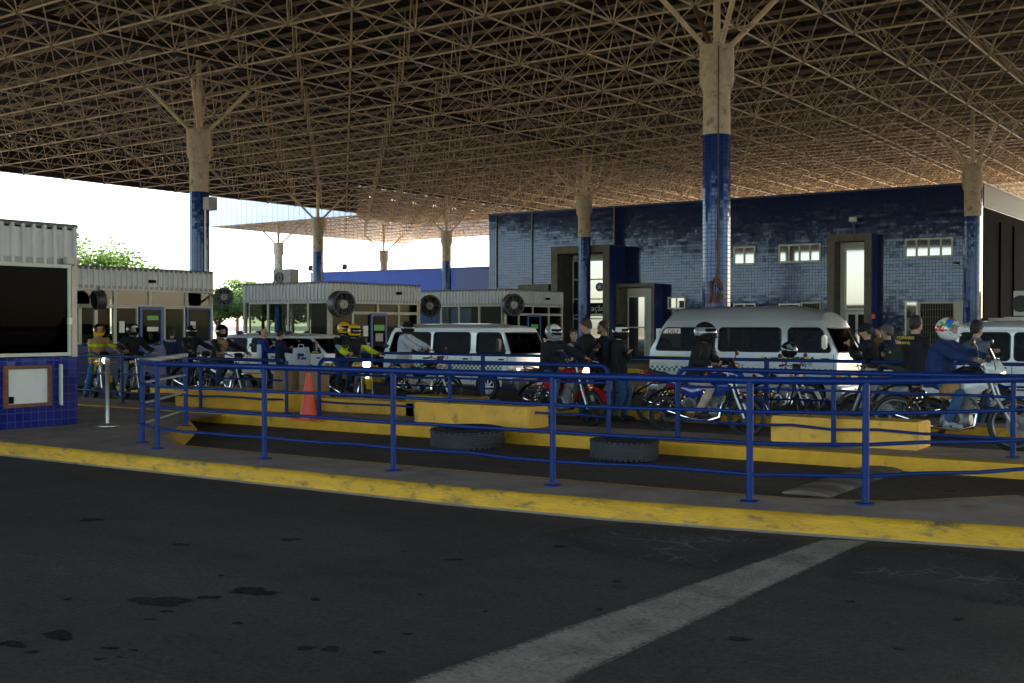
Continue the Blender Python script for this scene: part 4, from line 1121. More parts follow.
# air conditioners stacked beside the building at the right edge
for (a_, c_, t_, q_, lab) in ((983, 1003, 318, 352, 'white air conditioner box against the dark side wall, next to the end column'),
                              (1003.5, 1030, 317, 352, 'white air conditioner box at the right edge, beneath another unit'),
                              (1013, 1034, 291, 316.5, 'air conditioner with a round fan stacked on top of two white boxes')):
    A, B_ = AY(a_, t_, 56.4), AY(c_, q_, 56.4)
    aircon(((A.x + B_.x) / 2, 56.7, B_.z), B_.x - A.x, .5, A.z - B_.z, lab)
pl = AY(983, 352, 56.4); 
tag(MB().bx(pl.x - .05, AY(1040, 352, 56.4).x, 56.3, 57.2, -.2, pl.z - .002).build('plinth', 'concdark', bevel=.02), 'low concrete plinth carrying the air conditioner units', 'plinth')

# low blue building and lamps far behind
lb = tag(empty('low_building', (0, 0, 0)), 'low bright blue building far behind the booths, left of the tiled building', 'building')
A = AY(311, 273.6, 73)
MB().bx(A.x, -44, 73, 85, -.2, A.z).build('wall', 'bluepaint', lb, smooth=False)
MB().bx(A.x - .06, -43.95, 72.95, 85.05, A.z, A.z + .09).build('coping', 'bluesill', lb, smooth=False)
MB().bx(AY(455, 0, 72.9).x, -44, 72.93, 72.99, 0, 6.0).build('darker_panel', 'bluesill', lb, smooth=False)  # darker blue sheet over the right end of the wall
for px in (311, 345):
    q = AY(px, 266, 72.8)
    f_ = MB().tube((q.x, 73.1, A.z), (q.x, 72.9, A.z + .35), .03, n=6).build('floodlight_arm', 'grey', lb)
    MB().rbox((q.x, 72.8, A.z + .45), (.35, .25, .4), (R(-30), 0, R(15))).build('floodlight', 'darkgrey', f_, smooth=False)
q = AY(268, 330, 86)
tag(MB().tube((q.x, 86, -.2), (q.x, 86, 9.2), .05, .035, n=6).build('lamp_pole', 'grey'), 'thin grey pole against the white sky behind the third booth', 'pole')

# ================================================================== TREES
def tree(label, loc, height, cr, n, leaf, m, trunk=.22, seed=1, group='sunlit trees beyond the canopy', flat=.7):
    rnd = random.Random(seed)
    t = tag(empty('tree', loc), label, 'tree', group)
    tk = MB(); base = Vector((0, 0, 0)); fork = Vector((rnd.uniform(-.3, .3), rnd.uniform(-.3, .3), height * .38))
    tk.path([base, fork * .5 + Vector((.1, 0, 0)), fork], [trunk, trunk * .8, trunk * .62], n=8)
    tips = []
    for k in range(9):
        a = 2 * math.pi * k / 9 + rnd.uniform(-.3, .3); el = rnd.uniform(.25, 1.1); ln = rnd.uniform(.6, 1.0)
        e = fork + Vector((math.cos(a) * cr * ln * math.cos(el), math.sin(a) * cr * ln * math.cos(el), (height - fork.z) * (.35 + .6 * math.sin(el)) * ln))
        mid = fork.lerp(e, .5) + Vector((0, 0, .25))
        tk.path([fork, mid, e], [trunk * .4, trunk * .25, trunk * .1], n=6); tips += [mid, e]
        for s in range(2):
            e2 = mid + Vector((rnd.uniform(-1, 1), rnd.uniform(-1, 1), rnd.uniform(.1, .9))) * cr * .5
            tk.path([mid, e2], [trunk * .16, trunk * .06], n=5); tips.append(e2)
    tk.build('trunk', 'bark', t)
    cl = [(p + Vector((rnd.gauss(0, .2), rnd.gauss(0, .2), rnd.gauss(0, .15))) * cr * .5, rnd.uniform(.22, .42) * cr) for p in tips for _ in range(2)]
    vs, fs = [], []
    for k in range(n):
        c, rr = rnd.choice(cl)
        dd = Vector((rnd.gauss(0, 1), rnd.gauss(0, 1), rnd.gauss(0, 1))).normalized() * rr * rnd.random() ** .45
        dd.z *= flat; p = c + dd
        nrm = (Vector((rnd.gauss(0, 1), rnd.gauss(0, 1), rnd.gauss(.8, 1)))).normalized(); _, u, v = frame_of(nrm)
        s = leaf * rnd.uniform(.6, 1.3); b_ = len(vs)
        vs += [p - u * s, p + v * s * .5, p + u * s, p - v * s * .5]; fs.append((b_, b_ + 1, b_ + 2, b_ + 3))
    me = bpy.data.meshes.new('crown'); me.from_pydata([tuple(q) for q in vs], [], fs)
    link('crown', me, m, t, smooth=False)
    return t
def PT(px, D):
    L_ = (px - 512) * D / F_; return (CA * L_ - SA * D, SA * L_ + CA * D, -.2)
tree('spreading pale green tree rising behind the second booth at the left', PT(104, 84), 8.5, 3.6, 5200, .15, 'leaf1', seed=3)
tree('low leafy tree seen through the gap left of the third booth', PT(236, 112), 6.4, 3.0, 4200, .18, 'leaf2', seed=5)
tree('dense low tree behind the windows of the third booth', PT(262, 104), 5.6, 3.4, 4200, .18, 'leaf1', seed=8)
tree('bushy tree far behind the third booth, right of the low leafy tree', PT(284, 100), 4.6, 3.2, 3600, .18, 'leaf2', seed=11)
tree('small round tree glimpsed under the small fan of the second booth', PT(218, 100), 4.6, 2.4, 3000, .17, 'leaf1', seed=14)
# ================================================================== RAILINGS
def railing(name, label, pts, posts, hts, z, rt=.034, rr=.017, pr=.030, round_ends=False, wob=0.006, top='rail', post_h=None, seed=3):
    rnd = random.Random(seed)
    o = tag(empty(name, (0, 0, 0)), label, 'railing', 'blue pipe railings')
    Ht = hts[0]
    for p in posts:
        q = Vector((p[0], p[1], z))
        ob = MB().tube(q, q + Vector((0, 0, Ht)), pr, n=10).build('post', 'rail', o)
        MB().lathe([(.085, 0), (.085, .012), (.05, .016)], c=(p[0], p[1], z), n=12).build('foot_plate', 'rail', ob)
    for k, hh in enumerate(hts):
        r = rt if k == 0 else rr
        P = []
        for i in range(len(pts) - 1):
            a, b = Vector((*pts[i], 0)), Vector((*pts[i + 1], 0)); n_ = max(2, int((b - a).length / .45))
            for j in range(n_): P.append(a.lerp(b, j / n_))
        P.append(Vector((*pts[-1], 0)))
        Q = [p + Vector((0, 0, z + hh + (0 if k == 0 else rnd.uniform(-wob, wob) * (1.8 if k == len(hts) - 1 else 1)))) for p in P]
        if k == 0 and round_ends:
            d0 = (Q[0] - Q[1]).normalized(); d1 = (Q[-1] - Q[-2]).normalized()
            Q = [Q[0] + Vector((0, 0, -Ht)), Q[0] + Vector((0, 0, -.16)), Q[0] + Vector((0, 0, -.06)) - d0 * .02, Q[0] - d0 * .09] + Q[1:-1] + [Q[-1] - d1 * .09, Q[-1] + Vector((0, 0, -.06)) - d1 * .02, Q[-1] + Vector((0, 0, -.16)), Q[-1] + Vector((0, 0, -Ht))]
        MB().path(Q, r, n=10).build('rail', top if k == 0 else 'rail', o)
    return o
FR = [(-11.6, 9.17), (-9.75, 9.17), (-7.86, 9.17), (-5.91, 9.17), (-4.0, 9.29), (-3.15, 9.72), (-2.1, 11.0), (-.6, 12.9)]
fr = railing('railing', 'long blue pipe railing along the front sidewalk, nearest to the road', FR, FR[:7], (1.03, .76, .50, .24), .15, seed=4, wob=.007)
NP = [(-11.6, 9.17), (-12.38, 9.55), (-13.9, 11.5)]
for p in NP[1:]:
    q = Vector((*p, .15)); ob = MB().tube(q, q + Vector((0, 0, 1.0)), .032, n=10).build('post', 'rail', fr)
    MB().lathe([(.085, 0), (.085, .012), (.05, .016)], c=(p[0], p[1], .15), n=12).build('foot_plate', 'rail', ob)
MB().path([(-11.6, 9.17, 1.18), (-12.36, 9.5, 1.185)], .034, n=10).build('rail', 'rail', fr)
MB().path([(-12.36, 9.5, 1.185), (-13.95, 11.55, 1.2)], .036, n=10).build('rail', 'railgrey', fr)
for hh in (.76, .50, .24):
    MB().path([(-11.6, 9.17, .15 + hh), (-12.38, 9.53, .15 + hh)], .017, n=8).build('rail', 'rail', fr)
    MB().path([(-12.38, 9.53, .15 + hh), (-13.9, 11.5, .15 + hh)], .017, n=8).build('rail', 'railgrey', fr)
Y2 = 13.9
railing('railing', 'blue railing at the left end of the yellow island, with a leaning end post', [(-22, Y2), (-16.4, Y2), (-14.35, Y2)], [(-20.8, Y2), (-18.6, Y2), (-16.4, Y2), (-14.25, Y2)], (.88, .55, .22), .172, rt=.03, seed=5)
railing('railing', 'rounded blue railing on the yellow island, between the traffic cone and the red motorcycle', [(-13.5, Y2), (-10.8, Y2), (-8.05, Y2)], [(-10.8, Y2)], (.92, .68, .22), .172, rt=.032, round_ends=True, seed=6, wob=.01)
railing('railing', 'rounded blue railing on the yellow island, in front of the blue and white motorcycles', [(-7.0, Y2), (-4.9, Y2), (-2.85, Y2), (-.8, Y2), (1.4, Y2)], [(-4.9, Y2), (-2.85, Y2), (-.8, Y2)], (.90, .68, .22), .172, rt=.034, round_ends=True, seed=7, wob=.01)
railing('railing', 'farther blue railing with thick posts between the motorcycle lane and the vans', [(-17, 18.7), (-13.7, 18.7), (-10.7, 18.7), (-7.75, 18.7), (-4.7, 18.7), (-1.5, 18.7), (1.5, 18.7)], [(-16.9, 18.7), (-13.7, 18.7), (-10.7, 18.7), (-7.75, 18.7), (-4.7, 18.7), (-1.5, 18.7)], (.94, .60, .28), .12, rt=.03, pr=.045, seed=8)

# ================================================================== BLOCKS, TYRES, CONE, POST
def block(x0, x1, y0, y1, z0, hgt, label, m='block', loops=True):
    o = tag(empty('concrete_block', (0, 0, 0)), label, 'block', 'yellow concrete blocks on the islands')
    b_ = MB().bx(x0, x1, y0, y1, z0 - .005, z0 + hgt).build('block_body', m, o, bevel=.018)
    if loops:
        for f_ in (.2, .65):
            xx = x0 + (x1 - x0) * f_
            MB().path([(xx - .05, (y0 + y1) / 2, z0 + hgt - .02), (xx - .05, (y0 + y1) / 2, z0 + hgt + .05), (xx, (y0 + y1) / 2, z0 + hgt + .08), (xx + .05, (y0 + y1) / 2, z0 + hgt + .05), (xx + .05, (y0 + y1) / 2, z0 + hgt - .02)], .009, n=6).build('lifting_loop', 'rust', o)
    return o
block(-5.75, -3.92, 14.0, 14.55, .172, .33, 'long yellow concrete block with two lifting loops below the parked silver motorcycle')
block(-11.35, -9.25, 13.72, 14.25, .172, .31, 'pale yellow concrete block behind the larger lying tyre')
block(-12.6, -11.2, 15.0, 15.5, .0, .48, 'dull dark yellow concrete block behind the pale one, under the hooded rider', 'blockdark', False)
block(-17.3, -14.4, 14.06, 14.5, .172, .35, 'long yellow concrete block behind the railing at the left end of the island', 'kerb2', False)
block(-14.6, -12.4, 15.0, 15.5, .0, .36, 'low yellow concrete block behind the traffic cone', 'block', False)

def tyre(c, Ro, w, label, tilt=(0, 0, 0)):
    Ri = Ro * .60
    o = MB()
    prof = [(Ri, .06 * w), (Ri + .04, 0), (Ro * .88, 0), (Ro * .965, .06 * w), (Ro, .16 * w)]
    n_t = 6
    for k in range(n_t):
        z0 = .16 * w + (.68 * w) * k / n_t; z1 = .16 * w + (.68 * w) * (k + 1) / n_t; d = (z1 - z0)
        prof += [(Ro, z0 + d * .12), (Ro, z1 - d * .22), (Ro - .012, z1 - d * .18), (Ro - .012, z1 - d * .02)]
    prof += [(Ro, .84 * w), (Ro * .965, .94 * w), (Ro * .88, w), (Ri + .04, w), (Ri, .94 * w), (Ri + .02, .8 * w), (Ro * .93, .7 * w), (Ro * .93, .3 * w), (Ri + .02, .2 * w)]
    o.lathe(prof, n=48, closed=True)
    # cross cuts in the tread as shoulder lugs
    for k in range(40):
        a = 2 * math.pi * k / 40
        for zz in (.10, .90): o.rbox((math.cos(a) * Ro * .985, math.sin(a) * Ro * .985, zz * w), (.03, .035, .10 * w), (0, 0, a))
    ob = o.build('tyre', 'tyretread', angle=25); ob.location = c; ob.rotation_euler = tilt
    tag(ob, label, 'tyre', 'worn truck tyres lying in the lane')
    return ob
tyre((-9.5, 12.62, .004), .50, .265, 'larger worn black tyre lying flat in front of the pale yellow block', (R(2), 0, R(10)))
tyre((-7.05, 12.55, .004), .42, .25, 'smaller worn black tyre lying flat, nearer to the blue motorcycle', (0, R(1.5), R(50)))

c0 = G(306, 420, .172)
cn = tag(empty('traffic_cone', (c0.x, c0.y + .05, .172)), 'faded orange traffic cone on the yellow island beside the railing corner', 'traffic cone')
MB().bx(-.19, .19, -.19, .19, 0, .03).build('cone_base', 'cone', cn, bevel=.012)
MB().lathe([(.15, .03), (.135, .06), (.035, .72), (.028, .735), (.02, .735)], n=24).build('cone_body', 'cone', cn)

s0 = G(107, 426, .15)
sn = tag(empty('barrier_post', s0), 'polished steel barrier post with round foot, near the blue tiled booth', 'barrier post')
MB().lathe([(.19, 0), (.19, .012), (.10, .03), (.04, .045)], n=28).build('foot', 'steel', sn)
MB().lathe([(.032, .04), (.032, .14), (.037, .145), (.037, .17), (.032, .175), (.032, .93), (.038, .94), (.038, 1.0), (.02, 1.015)], n=16).build('pole', 'steel', sn)

# brown drums behind the cone
for px, lab in ((288, 'brown drum standing behind the traffic cone, beneath the white shopping bag'), (314, 'brown drum behind the railing corner, beside the yellow helmet riders')):
    q = PT(px, 21.4 if px < 300 else 21.0); z0 = gz(q[1])
    dr = tag(empty('drum', (q[0], q[1], z0)), lab, 'drum', 'brown drums')
    MB().lathe([(.26, 0), (.27, .02), (.265, .28), (.275, .30), (.265, .32), (.265, .56), (.275, .58), (.265, .60), (.265, .84), (.27, .86), (.25, .86), (.25, .85)], n=24).build('drum_body', 'wood', dr)
    MB().lathe([(.25, .845), (.05, .85)], n=24, caps=True).build('lid', 'wood', dr)
# ================================================================== VEHICLES
def wheel(parent, c, r, w, side, tm='rubber', rim='alu', name='wheel'):
    """car wheel: rim is the part, tyre its sub-part; side = -1 faces -Y"""
    mb = MB()
    y = side * w / 2
    mb.lathe([(r * .62, -w * .45), (r * .62, w * .38), (r * .57, w * .42), (r * .52, w * .25), (r * .2, w * .30), (r * .16, w * .38), (.01, w * .38)], axis=(0, side, 0), n=24)
    for k in range(8):
        a = 2 * math.pi * k / 8
        mb.rbox((math.cos(a) * r * .36, side * w * .33, math.sin(a) * r * .36), (r * .34, .02, r * .12), (0, -a, 0))
    o = mb.build(name, rim, parent, loc=c)
    MB().lathe([(r * .62, -w * .45), (r * .9, -w * .5), (r, -w * .36), (r, w * .36), (r * .9, w * .5), (r * .64, w * .46), (r * .62, w * .4)], axis=(0, side, 0), n=28, caps=False).build('tyre', tm, o)
    return o

def van(label, X0, Yn, zg, W, cols, kinds, rows, crown, paint, group='taxi vans queuing at the checkpoint', bulge=.10, wheels=None, wr=.33, stripe=None, mirror=True, glass='glasscar', extras=None, drop=(.55, .9, 1.0, .62, .12)):
    """X0 = world X of the rear, Yn = world Y of the near side; cols = [(xlow, xbelt, xtop)], kinds between columns 'p'/'w'"""
    o = tag(empty('van', (X0, Yn + W, zg)), label, 'van', group)
    zs, zm, zb, zw, zr = rows
    prof = (.965, 1.0, 1.0, .94, .86)
    zz = (zs, zm, zb, zw, zr)
    def px(c, r):
        xl, xb, xt = c
        if r == 0: return xl
        if r == 1: return xl + (xb - xl) * .25
        if r == 2: return xb
        if r == 3: return xb + (xt - xb) * (zw - zb) / (zr - zb)
        return xt
    T = [-1, -.92, -.55, 0, .55, .92, 1]
    nc = len(cols)
    def side_pt(i, r, s): return Vector((px(cols[i], r), s * W * prof[r], zz[r]))
    body = MB()
    def quad(a, b, c, d): body.add([a, b, c, d], [(0, 1, 2, 3)])
    panes = []
    for s in (-1, 1):
        for i in range(nc - 1):
            for r in range(4):
                q = [side_pt(i, r, s), side_pt(i + 1, r, s), side_pt(i + 1, r + 1, s), side_pt(i, r + 1, s)]
                if r == 2 and kinds[i] == 'w': panes.append(('side_window', q, Vector((0, -s, 0)))); continue
                quad(*q)
    def cf(i):       # how strongly the roof is arched at column i (it flattens towards both ends)
        return drop[0] if i == 0 else drop[1] if i == 1 else drop[4] if i == nc - 1 else drop[3] if i == nc - 2 else drop[2]
    def cross(i, r, t, sgn):
        p = side_pt(i, r, 1); b = bulge * (1 - t * t) * (1.0 if r in (1, 2) else .8)
        z = p.z + (crown * cf(i) * (1 - abs(t) ** 2.4) if r == 4 else 0)
        return Vector((p.x + sgn * b, p.y * t, z))
    for i, sgn in ((nc - 1, 1), (0, -1)):
        bb = 1.0 if sgn > 0 else .4
        def cr(r, t): 
            p = cross(i, r, t, sgn); q = side_pt(i, r, 1); p.x = q.x + (p.x - q.x) * bb; return p
        for r in range(4):
            if r == 2:
                quad(cr(2, -1), cr(2, -.92), cr(3, -.92), cr(3, -1)); quad(cr(2, 1), cr(2, .92), cr(3, .92), cr(3, 1))
                mesh = [[cr(2, t) for t in T[1:-1]], [cr(3, t) for t in T[1:-1]]]
                panes.append(('windshield' if sgn > 0 else 'rear_window', mesh, Vector((-sgn, 0, 0))))
                continue
            for k in range(len(T) - 1): quad(cr(r, T[k]), cr(r, T[k + 1]), cr(r + 1, T[k + 1]), cr(r + 1, T[k]))
    def roofp(i, t):
        p = side_pt(i, 4, 1); z = p.z + crown * cf(i) * (1 - abs(t) ** 2.4); x = p.x
        if i == nc - 1: x = cross(i, 4, t, 1).x
        if i == 0: x = p.x + (cross(i, 4, t, -1).x - p.x) * .4
        return Vector((x, p.y * t, z))
    for i in range(nc - 1):
        for k in range(len(T) - 1): quad(roofp(i, T[k]), roofp(i, T[k + 1]), roofp(i + 1, T[k + 1]), roofp(i + 1, T[k]))
    L0, L1 = cols[0][0], cols[-1][0]
    body.build('body', paint, o, angle=28)
    MB().bx(L0 + .05, L1 - .05, -W * .95, W * .95, zs - .02, zs + .05).build('floor', 'interior', o, smooth=False)
    for nm, q, inn in panes:
        g_ = MB(); rim = MB()
        if nm == 'side_window':
            g_.add([p + inn * .012 for p in q], [(0, 1, 2, 3)])
            c_ = sum(q, Vector()) / 4
            # rounded rubber surround
            pts = []
            for a in range(4):
                p, pv, nx_ = q[a], q[a - 1], q[(a + 1) % 4]
                rr = .07
                pts += [p + (pv - p).normalized() * rr, p + ((pv - p).normalized() + (nx_ - p).normalized()) * rr * .32, p + (nx_ - p).normalized() * rr]
            rim.path([p - inn * .002 for p in pts], .014, n=6, closed=True)
            for a in range(4):
                p = q[a]; k = pts[a * 3:a * 3 + 3]; rim.add([p - inn * .001, *[z - inn * .001 for z in k]], [(0, 1, 2, 3)], 1)
        else:
            k = len(q[0]); g_.add([p + inn * .012 for p in q[0]] + [p + inn * .012 for p in q[1]], [(i, i + 1, k + i + 1, k + i) for i in range(k - 1)])
            rim.path([p - inn * .002 for p in q[0]] + [p - inn * .002 for p in reversed(q[1])], .014, n=6, closed=True)
        w_ = g_.build(nm, glass, o, smooth=False, fix=False)
        rim.build('seal', ['black', paint], w_)
    for s in (-1, 1):
        MB().path([side_pt(i, 4, s) + Vector((0, s * .012, 0)) for i in range(nc)], .013, n=6).build('rain_gutter', paint, o)
        MB().rbox(((L0 + L1) / 2 - .1, s * (W + .006), zm + .02), (L1 - L0 - .5, .016, .035)).build('side_moulding', 'darkgrey', o)
    MB().rbox((L0 + .55, -W - .002, zb - .28), (.20, .010, .20)).build('fuel_flap', paint, o, bevel=.004)
    # wheels and arches
    for wx in wheels:
        for s in (-1, 1):
            arch = MB(); n = 14; ro, ri = wr * 1.22, wr * .98
            vs = [];
            for k in range(n + 1):
                a = math.pi * k / n
                vs += [(wx + math.cos(a) * ro, s * (W + .004), wr + math.sin(a) * ro), (wx + math.cos(a) * .01, s * (W + .004), wr * .8)]
            arch.add(vs, [(2 * k, 2 * k + 2, 2 * k + 3, 2 * k + 1) for k in range(n)])
            arch.build('wheel_well_shade', 'blackmatte', o, smooth=False)  # flat black half-disc painted as the shaded wheel well
            lip = MB().path([(wx + math.cos(math.pi * k / n) * ro, s * (W + .006), wr + math.sin(math.pi * k / n) * ro) for k in range(n + 1)], .016, n=6)
            lip.build('arch_lip', paint, o)
            wheel(o, (wx, s * (W - .055), wr), wr, .2, s)
    # bumpers, lamps, handles, mirrors
    xf_ = cols[-1][0]; xr_ = cols[0][0]
    for xx, sg in ((xf_, 1), (xr_, -1)):
        P = [(xx - sg * .25, -W * 1.0), (xx + sg * .03, -W * .93), (xx + sg * (.04 + bulge * (1 if sg > 0 else .4)), 0), (xx + sg * .03, W * .93), (xx - sg * .25, W * 1.0)]
        MB().path([(a, b, zs + .06) for a, b in P], [(.045, .13)] * 5, n=10, side=(0, 0, 1) if False else None).build('bumper', 'darkgrey' if paint != 'silver' else paint, o)
    for s in (-1, 1):
        xh = px(cols[-1], 1)
        MB().rbox((xh + .045, s * W * .72, zm + .12), (.10, W * .38, .17), (0, R(-6), R(-s * 12))).build('headlight', 'lampglass', o, bevel=.02)
        MB().rbox((xh + .0, s * W * .97, zm + .12), (.12, .06, .15), (0, 0, R(-s * 30))).build('indicator', 'amber', o, bevel=.01)
        MB().rbox((xr_ - .012, s * W * .9, zm + .2), (.05, .14, .34)).build('tail_light', 'redlens', o, bevel=.015)
    MB().rbox((xf_ + bulge + .0, 0, zm + .12), (.03, W * .9, .13)).build('front_grille', 'black', o, bevel=.01)
    MB().rbox((xf_ + bulge + .055, 0, zs + .06), (.02, .42, .13)).build('licence_plate', 'grey', o)
    if mirror:
        xm, zm_ = cols[-2][1] - .10, zb + .22
        for s in (-1, 1):
            m_ = MB().rbox((xm, s * (W + .17), zm_), (.09, .17, .30)).build('wing_mirror', 'white' if mirror == 'big' else 'black', o, bevel=.03)
            MB().tube((xm, s * W * .96, zm_ - .08), (xm, s * (W + .12), zm_ - .05), .018, n=6).build('mirror_arm', 'black', m_)
            MB().rbox((xm - .047, s * (W + .17), zm_), (.006, .14, .26)).build('mirror_glass', 'mirror', m_)
    # doors: seams and handles on both sides
    seams = [c for c, k0, k1 in zip(cols[1:-1], kinds[:-1], kinds[1:]) if k0 == 'p' or k1 == 'p']
    for s in (-1, 1):
        for c in seams[1::2]:
            MB().bx(c[1] + .03, c[1] + .042, s * (W + .0005), s * (W + .004), zs + .06, zb - .03).build('door_seam', 'black', o, smooth=False)
            MB().rbox((c[1] - .14, s * (W + .014), zb - .14), (.17, .025, .04)).build('door_handle', 'black', o, bevel=.008)
    if stripe:
        z0, z1, x0, x1 = stripe
        MB().bx(x0, x1, -W - .004, -W - .001, z0, z1).build('chequered_band', 'checks', o, smooth=False)
        MB().bx(x0, x1, W + .001, W + .004, z0, z1).build('chequered_band', 'checks', o, smooth=False)
    # seats
    for sx in extras or []:
        for sy in (-.42, .42):
            sb = MB().rbox((sx, sy * W / .85, zs + .42), (.46, .56, .16)).rbox((sx - .25, sy * W / .85, zs + .80), (.14, .54, .70), (0, R(-8), 0)).build('seat', 'seat', o, bevel=.05, seg=3)
            MB().rbox((sx - .31, sy * W / .85, zs + 1.23), (.10, .28, .18)).build('headrest', 'seat', sb, bevel=.04)
    xd = cols[-1][1] - .35
    MB().rbox((xd + .12, 0, zb - .1), (.5, W * 1.8, .28)).build('dashboard', 'interior', o, bevel=.05)
    MB().torus((xd - .22, W * .45, zb + .02), (.8, 0, .55), .19, .016, 24, 6).build('steering_wheel', 'black', o)
    return o

def cols_from(pxs, Y, x0=None):
    ref = AY(pxs[0][0], 330, Y).x if x0 is None else x0
    return [tuple(AY(p, 330, Y).x - ref for p in row) for row in pxs], ref
# silver high roof van
SY, SZ = 24.0, -.2
cs, sx0 = cols_from([(649, 650, 664), (655, 655, 666), (714, 714, 715.5), (718, 718, 718.5), (781, 781, 780), (788, 788, 787), (832, 832, 817), (838, 836.5, 821)], SY)
vs_ = van('silver high roof van with green chequered band, its driver waiting at the wheel', sx0, SY, SZ, .85, cs, 'pwpwpwp', (.38, .62, 1.27, 1.79, 1.93), .34, 'silver',
          wheels=[AY(690, 0, SY).x - sx0, AY(809, 0, SY).x - sx0], wr=.34, stripe=(.80, .92, .02, cs[-1][1] - .05), mirror='big', extras=[1.0, 1.9, 2.75, 3.55])
# red and yellow graphics along the silver van
gr = MB(); rnd = random.Random(2)
xx = AY(760, 0, SY).x - sx0
while xx < cs[-1][1] - .5:
    w_ = rnd.uniform(.03, .10); hgt = rnd.uniform(.03, .07)
    gr.bx(xx, xx + w_, -.8565, -.851, 1.14 - hgt / 2, 1.14 + hgt / 2, rnd.choice((0, 0, 1))); xx += w_ + rnd.uniform(.005, .03)
gr.build('yellow_graphics', ['yellowpaint', 'black'], vs_, smooth=False)
gr = MB().bx(.05, .9, -.856, -.851, 1.125, 1.15).bx(.05, .42, -.856, -.851, .965, .985)
gr.build('yellow_graphics', 'yellowpaint', vs_, smooth=False)
MB().bx(AY(800, 0, SY).x - sx0, AY(806, 0, SY).x - sx0, -.856, -.851, .97, 1.07).bx(AY(807.5, 0, SY).x - sx0, AY(812, 0, SY).x - sx0, -.856, -.851, .97, 1.07).build('sticker', 'c_lightblue', vs_, smooth=False)
# poster with a tyre picture and red lettering in the rear window, spare tyre behind it
pw = MB().bx(.16, .78, -.80, -.795, 1.28, 1.77); pw.build('window_poster', 'paper', vs_, smooth=False)
pt = MB(); c_ = (.36, -.802, 1.34)
for rr, m_ in ((.21, 0), (.15, 1), (.11, 0)):
    k = 20; pt.add([(c_[0], c_[1] - (.21 - rr) * .02, c_[2])] + [(c_[0] + math.cos(math.pi * a / k) * rr, c_[1] - (.21 - rr) * .02, c_[2] + math.sin(math.pi * a / k) * rr) for a in range(k + 1)], [(0, a, a + 1) for a in range(1, k + 1)], m_)
pt.build('poster_picture', ['black', 'grey'], vs_, smooth=False)
MB().bx(.18, .78, -.806, -.803, 1.285, 1.34).build('poster_band', 'redlens', vs_, smooth=False)
MB().add([(.20, -.803, 1.55), (.30, -.803, 1.55), (.25, -.803, 1.72)], [(0, 1, 2)]).build('poster_mark', 'redlens', vs_, smooth=False)
tm = text_mesh('DELF', .13); link('lettering', tm, 'redlens', vs_, smooth=False, loc=(.60, -.803, 1.70), rot=(R(90), 0, 0))
MB().bx(cs[3][1], cs[4][1], -.55, .1, 1.26, 1.36).build('bench_trim', 'seatorange', vs_, smooth=False)

# white van
WY, WZ = 23.5, -.2
cs, wx0 = cols_from([(383, 384, 392), (388, 389, 395), (430, 430, 430), (433, 433, 433), (470, 470, 469.5), (476, 476, 476), (506, 506, 498.5), (511, 509, 500.5)], WY)
vw = van('white taxi van with green chequered band, behind the rider in the white hoodie', wx0, WY, WZ, .83, cs, 'pwpwpwp', (.36, .58, 1.14, 1.66, 1.76), .13, 'carwhite',
         wheels=[AY(404, 0, WY).x - wx0, AY(488, 0, WY).x - wx0], wr=.32, stripe=(.73, .90, .25, cs[-1][1] - .2), mirror='black', extras=[.9, 1.7, 2.45, 3.2])
# white SUV like van at the left
UY, UZ = 25.6, -.2
cs, ux0 = cols_from([(216, 217, 222), (223, 223, 226), (246, 246, 246.5), (251, 251, 251), (276, 276, 276), (279, 279, 279), (322, 322, 307), (327, 325, 309)], UY)
vu = van('white van with black side windows behind the two men holding a white bag', ux0, UY, UZ, .80, cs, 'pwpwpwp', (.34, .52, 1.0, 1.43, 1.50), .11, 'carwhite',
         wheels=[.85, cs[-1][0] - .8], wr=.32, mirror='black', extras=[1.0, 2.0, 3.2])
MB().bx(cs[-2][1] - .42, cs[-2][1] - .12, -.808, -.801, 1.02, 1.05).build('yellow_sticker', 'yellowpaint', vu, smooth=False)
# white van cut by the right edge
RY, RZ = 24.0, -.2
cs, rx0 = cols_from([(953, 953, 957), (958, 958, 960), (1010, 1010, 1010), (1014, 1014, 1014), (1062, 1062, 1062), (1066, 1066, 1066), (1118, 1118, 1104), (1124, 1122, 1106)], RY)
vr = van('white van with a grey roof, cut off by the right edge of the photo', rx0, RY, RZ, .84, cs, 'pwpwpwp', (.36, .58, 1.16, 1.70, 1.80), .14, 'carwhite',
         wheels=[.8, cs[-1][0] - .75], wr=.33, stripe=(.74, .90, 1.0, cs[-1][1] - .2), mirror='black', extras=[.9, 1.9, 2.9])

